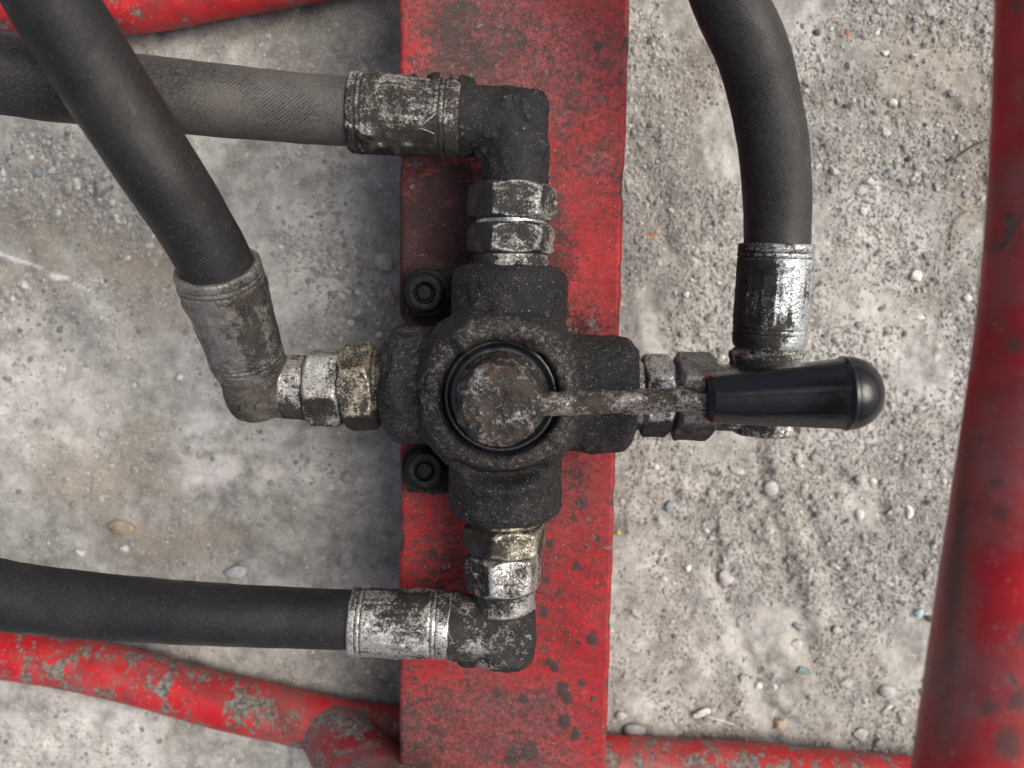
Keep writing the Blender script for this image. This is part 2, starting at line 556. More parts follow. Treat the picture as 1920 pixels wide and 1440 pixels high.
M['grip'] = plain('grip_plastic', (0.0045, 0.0052, 0.0072), 0.2, 0.5, 1200, 0.00006)
M['seal'] = plain('oily_seal', (0.006, 0.007, 0.010), 0.3, 0.6, 700, 0.0002)
M['black_bolt'] = plain('black_bolt', (0.007, 0.0073, 0.008), 0.55, 0.25, 900, 0.0004)
M['lint'] = plain('lint', (0.15, 0.145, 0.13), 0.9, 0.1)
M['dirt'] = plain('caked_dirt', (0.026, 0.024, 0.022), 0.8, 0.2, 700, 0.0006, .5)


def ground_mat():
    m = Mat('dusty_concrete')
    big = m.noise(22, 5, 0.62, 0.3)
    mid = m.noise(110, 6, 0.7, 0.2)
    fine = m.noise(900, 5, 0.8)
    v = m.math('ADD', m.math('MULTIPLY', big, 0.42), m.math('MULTIPLY', mid, 0.58))
    col = m.ramp(v, (0.33, (0.155, 0.152, 0.139)), (0.45, (0.285, 0.281, 0.259)), (0.55, (0.43, 0.426, 0.396)), (0.67, (0.62, 0.615, 0.578)))
    tan = m.math('MULTIPLY', m.attr('tan'), m.ramp(mid, (0.3, 0.35), (0.6, 1)))
    col = m.mix(tan, col, (0.31, 0.265, 0.20))
    pale = m.math('MULTIPLY', m.attr('pale'), m.ramp(m.noise(70, 5, 0.65), (0.4, 0), (0.62, 1)))
    col = m.mix(pale, col, (0.66, 0.65, 0.63))
    drk = m.math('MULTIPLY', m.attr('dust_shade'), m.ramp(m.noise(60, 5, 0.65), (0.32, 0.2), (0.6, 1)))
    col = m.mix(drk, col, (0.15, 0.143, 0.13))
    ch = m.ramp(m.noise(300, 2, 0.5, 0.5), (0.68, 0), (0.71, 1))
    col = m.mix(m.attr('chalk'), col, (0.8, 0.81, 0.8))
    col = m.mix(m.math('MULTIPLY', ch, 0.5), col, (0.68, 0.67, 0.64))
    dk = m.ramp(m.noise(420, 4, 0.7), (0.30, 0.32), (0.42, 0))
    col = m.mix(dk, col, (0.11, 0.105, 0.098))
    col = m.mix(m.ramp(fine, (0.34, 0.38), (0.46, 0)), col, (0.11, 0.088, 0.083))
    col = m.mix(m.ramp(m.noise(1100, 4, 0.8, 0.3), (0.54, 0), (0.66, 0.7)), col, (0.62, 0.61, 0.585))
    m.set(Base_Color=col, Roughness=0.93)
    m.b.inputs['Specular IOR Level'].default_value = 0.2
    m.bump(m.math('ADD', m.math('MULTIPLY', mid, 1.0), m.math('MULTIPLY', fine, 0.8)), 0.9, 0.0009)
    return m.m


M['ground'] = ground_mat()


def grain_mat():
    m = Mat('grit')
    c = m.attr('tone', 'Color')
    c = m.mix(m.ramp(m.noise(900, 4, 0.7), (0.35, 0.45), (0.6, 0)), c, (0.12, 0.115, 0.105))
    m.set(Base_Color=c, Roughness=0.9)
    m.b.inputs['Specular IOR Level'].default_value = 0.25
    m.bump(m.noise(1200, 4, 0.7), 0.5, 0.0004)
    return m.m


M['grit'] = grain_mat()


def stone_mat(name, col):
    m = Mat(name)
    a = m.noise(350, 5, 0.7)
    c = m.mix(m.ramp(a, (0.35, 0), (0.65, 1)), tuple(x * 0.62 for x in col), tuple(min(x * 1.12, 0.85) for x in col))
    c = m.mix(m.ramp(m.noise(1500, 2, 0.5), (0.64, 0), (0.7, 0.7)), c, tuple(x * 0.4 for x in col))
    m.set(Base_Color=c, Roughness=0.85)
    m.b.inputs['Specular IOR Level'].default_value = 0.3
    m.bump(m.noise(900, 4, 0.7), 0.5, 0.0004)
    return m.m


STONE = {k: stone_mat('stone_' + k, c) for k, c in dict(
    pale=(0.50, 0.49, 0.47), white=(0.70, 0.69, 0.66), grey=(0.36, 0.355, 0.345), tan=(0.40, 0.34, 0.26),
    dark=(0.10, 0.095, 0.088), teal=(0.23, 0.32, 0.30), ice=(0.45, 0.62, 0.64), blue=(0.30, 0.34, 0.38),
    yellow=(0.75, 0.60, 0.03), orange=(0.45, 0.17, 0.05), brown=(0.22, 0.15, 0.08)).items()}

# ------------------------------------------------------------------ ground
GZ = 0.020            # mean level of the ground

def axis_grid(lo, hi, step, far):
    mid = np.arange(lo, hi + step / 2, step)
    out, s, x = [], step, hi
    while x < far:
        s *= 1.35; x += s; out.append(x)
    out = np.array(out)
    return np.r_[(lo + hi) - out[::-1], mid, out]


gx = axis_grid(-0.30, 0.30, 0.0009, 4.0)
gy = axis_grid(-0.285, 0.205, 0.0009, 4.0)
X, Y = np.meshgrid(gx, gy)
gp = np.stack([X.ravel(), Y.ravel(), np.full(X.size, GZ)], -1)
gpx, gpy = proj(gp)
front = depth(gp) > 0.05
gpx = np.where(front, gpx, -9e4); gpy = np.where(front, gpy, -9e4)
loose = sstep(gpx + 90 * fbm(gp, 14, 2, seed=5), 1010, 1230)


def height(p, px, py, ls):
    h = GZ + 0.0020 * fbm(p, 11, 3, seed=1) + (0.0013 - 0.0005 * ls) * fbm(p, 48, 3, seed=2)
    n3 = fbm(p, 190, 4, 0.6, seed=3)
    h = h + (0.00034 + 0.00022 * ls) * n3
    cl = fbm(p, 75, 3, 0.6, seed=9)
    h = h + (0.0012 + 0.0004 * ls) * np.clip(cl - 0.35, 0, 1) * (1 + 0.5 * n3)
    # furrows pressed into the loose dirt on the right
    for x0, y0, x1, y1, wd, am in ((1415, 860, 1515, 1215, 15, -2.0), (1452, 860, 1548, 1210, 15, 1.4), (1480, 930, 1580, 1130, 16, -2.0), (1345, 1070, 1440, 1330, 15, -2.2),
                                   (1318, 1090, 1400, 1330, 22, 1.6), (1385, 1050, 1475, 1230, 14, 1.4), (1640, 930, 1690, 1060, 14, -1.6), (1225, 540, 1260, 690, 22, -2.6),
                                   (1195, 280, 1250, 460, 26, -2.4), (1260, 1372, 1330, 1340, 10, 2.2), (1290, 1395, 1440, 1395, 16, -2.2), (1440, 1330, 1478, 1352, 9, -3.0)):
        L = math.hypot(x1 - x0, y1 - y0); ux, uy = (x1 - x0) / L, (y1 - y0) / L
        wob = 6 * fbm(p, 60, 2, seed=31)
        a = (px - x0) * ux + (py - y0) * uy; b = -(px - x0) * uy + (py - y0) * ux + wob
        e = np.where(a < 0, -a, np.where(a > L, a - L, 0))
        wd = wd * 1.25
        h = h + am * 0.00095 * np.exp(-(b / wd) ** 2 - (e / (1.5 * wd)) ** 2)
    return h


gh = height(gp, gpx, gpy, loose)
gp[:, 2] = gh


def blob(lst, p, seed):
    n = 0.45 * fbm(p, 38, 4, 0.6, seed=seed)
    r = np.zeros(len(p))
    for x, y, rx, ry, s in lst:
        d = np.sqrt(((gpx - x) / rx) ** 2 + ((gpy - y) / ry) ** 2) + n
        r = np.maximum(r, s * (1 - sstep(d, 0.45, 1.15)))
    return r


tan = blob([(70, 420, 120, 80, .75), (250, 470, 130, 60, .75), (190, 900, 170, 90, .6), (330, 1010, 180, 60, .7), (60, 520, 130, 50, .5), (1800, 110, 160, 130, .5), (1820, 360, 70, 130, .6),
            (290, 560, 80, 60, .5), (1480, 960, 50, 140, .3), (1560, 1220, 80, 60, .3), (1740, 560, 60, 60, .35), (1300, 120, 80, 60, .4)], gp, 41)
pale = blob([(450, 850, 160, 120, .9), (80, 700, 220, 140, .8), (640, 480, 130, 110, .6), (120, 1390, 260, 110, .9), (250, 290, 190, 90, .5), (1700, 700, 220, 170, .6), (1500, 90, 130, 120, .5),
             (420, 690, 120, 90, .7), (1340, 1200, 130, 150, .5), (1620, 480, 160, 120, .5), (540, 380, 90, 80, .4)], gp, 43)
dust_shade = blob([(560, 85, 260, 80, .65), (400, 80, 120, 40, .5), (1225, 330, 90, 380, .4), (170, 330, 120, 50, .35), (240, 410, 150, 50, .4), (700, 600, 80, 260, .35), (1250, 60, 100, 100, .5),  # darker dust, and soft shadow left of hose and beam painted in
             (1790, 330, 50, 100, .3), (620, 1000, 130, 90, .25), (1410, 980, 40, 160, .3)], gp, 47)
chalk = np.zeros(len(gp))
for x0, y0, x1, y1, wd in ((0, 476, 82, 503, 2.4), (108, 518, 132, 522, 4), (140, 530, 175, 545, 1.2), (1300, 1342, 1325, 1336, 0.1)):
    L = math.hypot(x1 - x0, y1 - y0); ux, uy = (x1 - x0) / L, (y1 - y0) / L
    a = (gpx - x0) * ux + (gpy - y0) * uy; b = -(gpx - x0) * uy + (gpy - y0) * ux
    e = np.where(a < 0, -a, np.where(a > L, a - L, 0))
    chalk = np.maximum(chalk, np.clip(1.6 - (np.abs(b) / wd + e / 6) + 0.9 * fbm(gp, 170, 3, 0.6, seed=61), 0, 1) * 0.9)
gme = meshdata('ground', gp, grid_faces(len(gx), len(gy), False), attrs=dict(tan=tan, pale=pale, dust_shade=dust_shade, chalk=chalk))
tag(link('ground', gme, M['ground']), kind='structure')


def gz(x, y):
    p = np.array([[x, y, GZ]]); a, b = proj(p)
    ls = sstep(a + 90 * fbm(p, 14, 2, seed=5), 1010, 1230)
    return float(height(p, a, b, ls)[0])


# grit: loose grains nobody could count
ico_bm = bmesh.new(); bmesh.ops.create_icosphere(ico_bm, subdivisions=1, radius=1.0)
IV = np.array([v.co[:] for v in ico_bm.verts], float); IFc = np.array([[v.index for v in f.verts] for f in ico_bm.faces]); ico_bm.free()


OV = np.array([[1, 0, 0], [-1, 0, 0], [0, 1, 0], [0, -1, 0], [0, 0, 1], [0, 0, -1]], float)
OF = np.array([[0, 2, 4], [2, 1, 4], [1, 3, 4], [3, 0, 4], [2, 0, 5], [1, 2, 5], [3, 1, 5], [0, 3, 5]])


def grains(xy, rfun, sink, BV, BF, jit=0.22):
    p = np.c_[xy, np.full(len(xy), GZ)]
    a, b = proj(p)
    p[:, 2] = height(p, a, b, sstep(a + 90 * fbm(p, 14, 2, seed=5), 1010, 1230))
    n = len(p)
    r = rfun(n)
    ax = rng.uniform(0.65, 1.25, (n, 1, 3)); ax[:, :, 2] *= 0.8
    dv = BV[None] * ax + rng.uniform(-jit, jit, (n, len(BV), 3))
    t = rng.uniform(0, 6.28, n); ct, st = np.cos(t)[:, None], np.sin(t)[:, None]
    dx = dv[..., 0] * ct - dv[..., 1] * st; dy = dv[..., 0] * st + dv[..., 1] * ct
    V = np.stack([dx, dy, dv[..., 2]], -1) * r[:, None, None] + p[:, None] + np.array([0, 0, 1.0]) * (r * sink)[:, None, None]
    tone = rng.choice([0.19, 0.29, 0.38, 0.48, 0.64], n, p=[.06, .25, .37, .24, .08])[:, None] * np.array([1.0, 0.985, 0.92]) * rng.uniform(0.85, 1.1, (n, 1))
    F = BF[None] + (np.arange(n) * len(BV))[:, None, None]
    return V.reshape(-1, 3), F.reshape(-1, 3), np.repeat(tone, len(BV), 0)


def samp_right(n, bare=0.0):
    q = np.c_[rng.uniform(0.02, 0.26, n), rng.uniform(-0.25, 0.18, n)]
    z = np.zeros(n)
    k = fbm(np.c_[q, z], 34, 3, seed=71) + rng.uniform(-0.45, 0.45, n)
    return q[k > -0.25 + bare]


def samp_left(n):
    q = np.c_[rng.uniform(-0.28, 0.03, n), rng.uniform(-0.25, 0.18, n)]
    a, b = proj(np.c_[q, np.full(n, GZ)])
    d = np.minimum.reduce([np.hypot((a - x) / rx, (b - y) / ry) for x, y, rx, ry in ((150, 345, 180, 50), (270, 430, 140, 65), (30, 340, 70, 60), (30, 560, 80, 60), (660, 600, 110, 120), (640, 450, 110, 80), (1030, 300, 60, 60), (100, 1380, 140, 60))])
    k = fbm(np.c_[q, np.zeros(n)], 55, 3, seed=73) + rng.uniform(-0.6, 0.6, n) + np.clip(1.4 - d, 0, 1) * 0.9
    return q[k > 0.42]


def samp_patch(n):
    out = []
    for x, y, rx, ry, w_ in ((105, 300, 45, 35, 3), (45, 350, 45, 40, 3), (170, 355, 70, 35, 4), (240, 385, 80, 40, 4), (300, 440, 80, 45, 4), (95, 400, 45, 25, 2), (670, 590, 60, 70, 4), (640, 500, 60, 50, 3), (560, 470, 60, 40, 2), (25, 560, 40, 60, 2), (700, 540, 40, 50, 2), (620, 880, 70, 60, 2)):
        k = int(n * w_ / 35)
        for a, b in zip(rng.normal(x, rx * .6, k), rng.normal(y, ry * .6, k)): out.append(P(a, b, GZ)[:2])
    return np.array(out)


gset = [grains(samp_right(92000), lambda n: 0.00042 + 0.00040 * rng.random(n) ** 2, 0.1, OV, OF, .2),
        grains(samp_right(9500, .1), lambda n: 0.00070 + 0.0010 * rng.random(n) ** 4, 0.25, IV, IFc),
        grains(samp_left(52000), lambda n: 0.00036 + 0.00040 * rng.random(n) ** 2, 0.0, OV, OF, .2),
        grains(samp_patch(2300), lambda n: 0.00045 + 0.0013 * rng.random(n) ** 4, 0.0, IV, IFc),
        grains(samp_left(6500), lambda n: 0.00060 + 0.0011 * rng.random(n) ** 3, 0.1, IV, IFc)]
gv, gf, gt, k0 = [], [], [], 0
for v_, f_, t_ in gset:
    gv.append(v_); gf.append(f_ + k0); gt.append(t_); k0 += len(v_)
tag(link('grit', meshdata('grit', np.vstack(gv), np.vstack(gf), smooth=False, attrs=dict(tone=np.vstack(gt))), M['grit']), 'loose grey grit scattered over the dusty concrete', 'grit', kind='stuff')

# single stones one can point to
def stone_mesh(r, seed, sx=1.0, sy=1.0, angular=True, flat=0.7):
    rs = np.random.default_rng(seed)
    bm = bmesh.new()
    if angular:
        for _ in range(16):
            v = rs.normal(size=3); v /= np.linalg.norm(v)
            bm.verts.new(v * (0.88 + 0.2 * rs.random()))
        res = bmesh.ops.convex_hull(bm, input=list(bm.verts))
        bmesh.ops.delete(bm, geom=[g for g in res['geom_interior'] if isinstance(g, bmesh.types.BMVert)], context='VERTS')
        bmesh.ops.bevel(bm, geom=list(bm.edges), offset=0.09, segments=2, affect='EDGES', profile=0.6)
    else:
        bmesh.ops.create_icosphere(bm, subdivisions=3, radius=1.0)
        vv = np.array([v.co[:] for v in bm.verts])
        n = fbm(vv + seed, 1.1, 3, 0.5, seed)
        for v, q in zip(bm.verts, n): v.co *= 1 + 0.16 * q
    for v in bm.verts: v.co = (v.co.x * r * sx, v.co.y * r * sy, v.co.z * r * flat * min(sx, sy))
    for f in bm.faces: f.smooth = True
    me = bpy.data.meshes.new('pebble'); bm.to_mesh(me); bm.free()
    return me


STONES = [  # px, py, radius px, x scale, y scale, angular, rotation, colour, name, label
    (720, 492, 19, 1, 1.05, 1, .2, 'pale', 'pebble', 'pale angular pebble on the ground beside the upper left edge of the beam'),
    (734, 556, 17, .9, 1.1, 1, .8, 'tan', 'pebble', 'tan pebble half hidden beside the beam near the upper bolt'),
    (230, 987, 19, 1.25, .72, 0, -.1, 'tan', 'pebble', 'smooth oval tan pebble on brownish ground above the lower hose'),
    (152, 1033, 10, 1, 1, 1, .5, 'white', 'pebble', 'small white pebble left of and below the smooth oval tan pebble'),
    (235, 1027, 9, 1, 1, 1, 1.1, 'white', 'pebble', 'small white pebble just below the smooth oval tan pebble'),
    (249, 1018, 6, 1, 1.1, 0, 0, 'grey', 'pebble', 'tiny grey pebble touching the white one below the oval tan pebble'),
    (249, 966, 6, 1, 1, 1, .3, 'pale', 'pebble', 'tiny pale pebble just above the smooth oval tan pebble'),
    (338, 706, 9, 1, .95, 1, .4, 'white', 'pebble', 'small white pebble on pale ground left of the slanted hose coupling'),
    (195, 816, 12, 1.1, 1, 1, .7, 'pale', 'pebble', 'pale angular pebble alone in the middle of the left ground'),
    (198, 356, 19, 1.1, .95, 1, .3, 'grey', 'clod', 'large crumbly grey clod lying left of the crossing hoses'),
    (130, 353, 14, 1.15, .95, 1, 1.3, 'grey', 'clod', 'grey angular clod just left of the larger crumbly clod'),
    (73, 323, 9, 1, 1, 0, 0, 'blue', 'pebble', 'round bluish grey pebble under the dusty hose at far left'),
    (162, 332, 8, 1, 1.2, 1, .1, 'grey', 'pebble', 'dark grey chip above and between the two grey clods'),
    (50, 535, 9, 1, 1, 1, .9, 'white', 'pebble', 'bright white pebble below the white chalk streak at far left'),
    (14, 545, 12, .9, 1.3, 1, .3, 'grey', 'pebble', 'grey stone at the left picture edge beside the bright white pebble'),
    (650, 1050, 16, 1, 1.1, 1, .2, 'grey', 'pebble', 'dusty grey stone sunk in the ground above the lower hose ferrule'),
    (445, 1071, 16, 1.3, .7, 0, .2, 'pale', 'pebble', 'flat pale stone sunk in the ground at the upper edge of the lower hose'),
    (652, 895, 12, 1.1, .95, 0, .2, 'grey', 'pebble', 'grey stone sunk in the ground left of the lower bolt'),
    (1445, 915, 14, 1, 1.05, 0, .3, 'pale', 'pebble', 'rounded pale pebble standing out below the lever grip'),
    (1382, 881, 13, 1.4, .6, 1, -.2, 'pale', 'pebble', 'long pale stone chip lying below the right elbow'),
    (1360, 1083, 15, 1, 1.1, 1, .4, 'pale', 'pebble', 'large pale stone in the middle of the lower right ground'),
    (1288, 1063, 8, 1, 1.1, 1, .9, 'white', 'pebble', 'small white stone left of the large pale stone'),
    (1611, 963, 9, .9, 1.1, 0, .2, 'white', 'pebble', 'smooth white egg shaped pebble below the cluster of three pale pebbles'),
    (1612, 898, 10, 1, 1, 0, .2, 'pale', 'pebble', 'left pebble of the row of three pale pebbles below the grip end'),
    (1636, 902, 7, 1, 1, 0, .5, 'white', 'pebble', 'middle and whitest pebble of the row of three below the grip end'),
    (1655, 903, 7, 1, .9, 0, .7, 'grey', 'pebble', 'right and dullest pebble of the row of three below the grip end'),
    (1496, 859, 9, .9, 1.1, 0, .1, 'pale', 'pebble', 'pale pebble just below the middle of the lever grip'),
    (1527, 857, 9, 1.1, .9, 1, .6, 'grey', 'pebble', 'greyish pebble right of the pale one below the lever grip'),
    (1702, 958, 12, .8, 1.3, 1, .2, 'white', 'pebble', 'long white stone standing near the red upright at mid height'),
    (1494, 1172, 13, 1, 1, 1, .3, 'grey', 'pebble', 'grey stone above the white triangular one and the teal chip'),
    (1492, 1208, 13, 1.05, .95, 1, 1.2, 'white', 'pebble', 'white triangular stone directly above the teal chip'),
    (1564, 1177, 12, 1.2, .8, 1, -.5, 'pale', 'pebble', 'pinkish pale stone up and right of the teal chip'),
    (1505, 1258, 15, 1, 1, 1, .5, 'teal', 'glass_chip', 'dull teal chip with a dark notch in the lower right dirt'),
    (1722, 1149, 10, 1, .95, 1, .2, 'ice', 'glass_chip', 'small pale blue chip beside the red upright'),
    (1742, 1158, 9, .8, 1.2, 1, .9, 'dark', 'pebble', 'dark stone wedged between the pale blue chip and red upright'),
    (1661, 1295, 13, 1.2, .95, 0, -.3, 'pale', 'pebble', 'smooth pale stone with a hollow beside it near the lower right corner'),
    (1584, 1278, 12, 1.1, .9, 1, .3, 'pale', 'pebble', 'pale stone right of and just below the teal chip'),
    (1452, 1287, 6, 1, 1, 1, .2, 'white', 'pebble', 'tiny white stone down and left of the teal chip'),
    (1391, 1269, 9, 1, 1, 1, .8, 'grey', 'pebble', 'grey stone in the furrow left of the teal chip'),
    (1422, 1285, 9, 1.3, .8, 1, .8, 'white', 'pebble', 'flat white flake in the furrow below left of the teal chip'),
    (1687, 1343, 13, .8, 1.2, 1, .3, 'pale', 'pebble', 'upright pale stone near the lower end of the red upright'),
    (1462, 1353, 14, 1.1, .95, 1, .9, 'tan', 'pebble', 'tan stone in a shadowed hollow above the lower right tube'),
    (1189, 1368, 17, 1.2, .72, 0, 0, 'grey', 'pebble', 'rounded grey stone against the tube right of the beam'),
    (1164, 1340, 9, 1.1, .9, 0, 0, 'pale', 'pebble', 'small pale pebble beside the beam above the rounded grey stone'),
    (1611, 1374, 14, 1, 1.1, 1, .5, 'pale', 'pebble', 'blocky pale stone above the tube in the lower right'),
    (1645, 1388, 11, .9, 1.2, 1, .1, 'grey', 'pebble', 'grey stone right of the blocky pale stone above the tube'),
    (1665, 1325, 8, 1.3, .7, 1, .6, 'white', 'pebble', 'thin white flake between pale stones near the lower right corner'),
    (1530, 62, 7, 1, 1, 0, 0, 'dark', 'pebble', 'round dark pellet on pale ground right of the right hose top'),
    (1587, 61, 6, .8, 1.5, 1, .2, 'orange', 'flake', 'orange flake near the top right of the round dark pellet'),
    (1623, 151, 7, 1.7, .8, 1, -.8, 'brown', 'wood_chip', 'brown wood chip on the upper right ground'),
    (1536, 192, 6, 1.5, .8, 1, -.1, 'brown', 'wood_chip', 'small brown chip beside the bend of the right hose'),
    (1584, 199, 6, 1, 1, 1, 0, 'dark', 'pebble', 'small dark stone right of the brown chip near the right hose'),
    (1673, 195, 10, 1.1, .9, 1, -.3, 'white', 'pebble', 'bright white stone in the upper right ground below the wood chip'),
    (1659, 100, 7, 1.2, .7, 1, .5, 'white', 'pebble', 'small flat white stone above the wood chip'),
    (1646, 59, 6, .8, 1.3, 1, -.6, 'white', 'pebble', 'small square white stone in the upper right near the orange flake'),
    (1661, 246, 11, 1, .9, 1, .3, 'pale', 'pebble', 'pale stone below the bright white stone in the upper right'),
    (1562, 321, 9, .9, 1.1, 1, .7, 'pale', 'pebble', 'pale pebble close to the right side of the right hose'),
    (1667, 323, 8, 1, 1, 1, .3, 'blue', 'pebble', 'bluish grey stone in the middle of the upper right ground'),
    (1702, 298, 7, 1, 1, 1, .6, 'dark', 'pebble', 'dark grey stone up and right of the bluish grey one'),
    (1755, 352, 9, .8, 1.2, 1, .4, 'grey', 'pebble', 'grey stone near the twig by the red upright'),
    (1612, 358, 9, 1.2, .9, 0, .4, 'pale', 'pebble', 'flat pale pebble below left of the bluish grey stone'),
    (1222, 440, 7, 1.8, .7, 1, .2, 'orange', 'flake', 'rusty orange flake on the ground right of the beam'),
    (1160, 998, 5, 1, .9, 1, .2, 'yellow', 'flake', 'bright yellow flake beside the lower right edge of the beam'),
    (1715, 520, 13, 1.1, 1, 1, .9, 'white', 'pebble', 'whitish lump between the grip end and the red upright'),
    (1719, 596, 10, 1.5, .7, 1, .1, 'white', 'pebble', 'flat white stone above right of the grip end'),
    (1777, 592, 8, 1, .9, 1, .4, 'pale', 'pebble', 'pale pebble beside the red upright at its bend'),
    (1812, 558, 7, 1.1, 1, 0, .4, 'white', 'pebble', 'small white pebble almost touching the red upright'),
    (1790, 745, 6, 1, .9, 0, .4, 'white', 'pebble', 'small white pebble right of the grip end near the upright'),
    (1192, 1150, 11, 1.2, .9, 1, -.6, 'pale', 'pebble', 'pale bluish stone right of the lower beam'),
    (1255, 948, 11, 1.1, .9, 1, .6, 'blue', 'pebble', 'faint bluish stone right of the beam below the right boss'),
    (1568, 640, 9, 1, 1, 1, .2, 'pale', 'pebble', 'pale stone above the lever grip dome'),
]
for i, (px, py, r, sx, sy, ang, rot, colr, nm, lab) in enumerate(STONES):
    q = P(px, py, GZ)
    q = P(px, py, gz(q[0], q[1]))
    rr = S(r, q)
    fl = 0.35 if nm in ('flake', 'wood_chip') else 0.72
    o = link(nm, stone_mesh(rr, 100 + i, sx, sy, bool(ang), fl), STONE[colr], loc=(q[0], q[1], q[2] + rr * fl * min(sx, sy) * (0.45 if r > 10 else 0.5)))
    o.rotation_euler = (0, 0, rot)
    tag(o, lab, 'stone' if nm == 'pebble' else nm.replace('_', ' '), 'single stones and chips on the ground')


def strand(name, pts, rad, mat, label, cat):
    w3 = []
    for x, y, up in pts:
        q = P(x, y, GZ); q = P(x, y, gz(q[0], q[1]) + up)
        w3.append((*q, rad))
    loc = w3[0][:3]
    me = tube(w3, 8, 0.0008, name=name); shift(me, -np.array(loc))
    return tag(link(name, me, mat, loc=loc), label, cat)


strand('twig', [(1775, 300, .0006), (1790, 297, .0012), (1803, 288, .001), (1822, 275, .0015), (1850, 262, .001)], 0.00045, STONE['dark'], 'thin dark twig poking out beside the red upright', 'twig')
strand('straw', [(1782, 470, .0006), (1784, 440, .0012), (1792, 415, .001), (1812, 398, .0015), (1835, 392, .001)], 0.00035, STONE['tan'], 'curved dry straw lying beside the red upright', 'straw')
strand('straw', [(1708, 1080, .0008), (1700, 1062, .0014), (1694, 1048, .001)], 0.0003, STONE['tan'], 'short straight straw left of the red upright lower down', 'straw')
q = P(1316, 1339, GZ + 0.003)
sc = thing('plastic_scrap', 'torn white plastic scrap with a loose thread above the lower right tube', 'plastic scrap', tuple(q))
me = stone_mesh(S(15, q), 991, 1.3, .75, True, 0.3); me.transform(Matrix.Translation(q) @ Matrix.Rotation(0.5, 4, 'Z')); part('scrap', me, STONE['white'], sc)
me = tube([(*P(1325, 1343, GZ + .0035), .0003), (*P(1350, 1350, GZ + .0045), .00028), (*P(1378, 1359, GZ + .003), .0002)], 8, .0008); part('thread', me, STONE['white'], sc)

# ------------------------------------------------------------------ red frame under the valve
ZB = 0.080            # top of the beam
ZA = 0.105            # axis of the four ports
fr = thing('steel_frame', 'red painted steel frame with the dirty flat beam that carries the valve', 'steel frame', tuple(P(945, 720, GZ)))


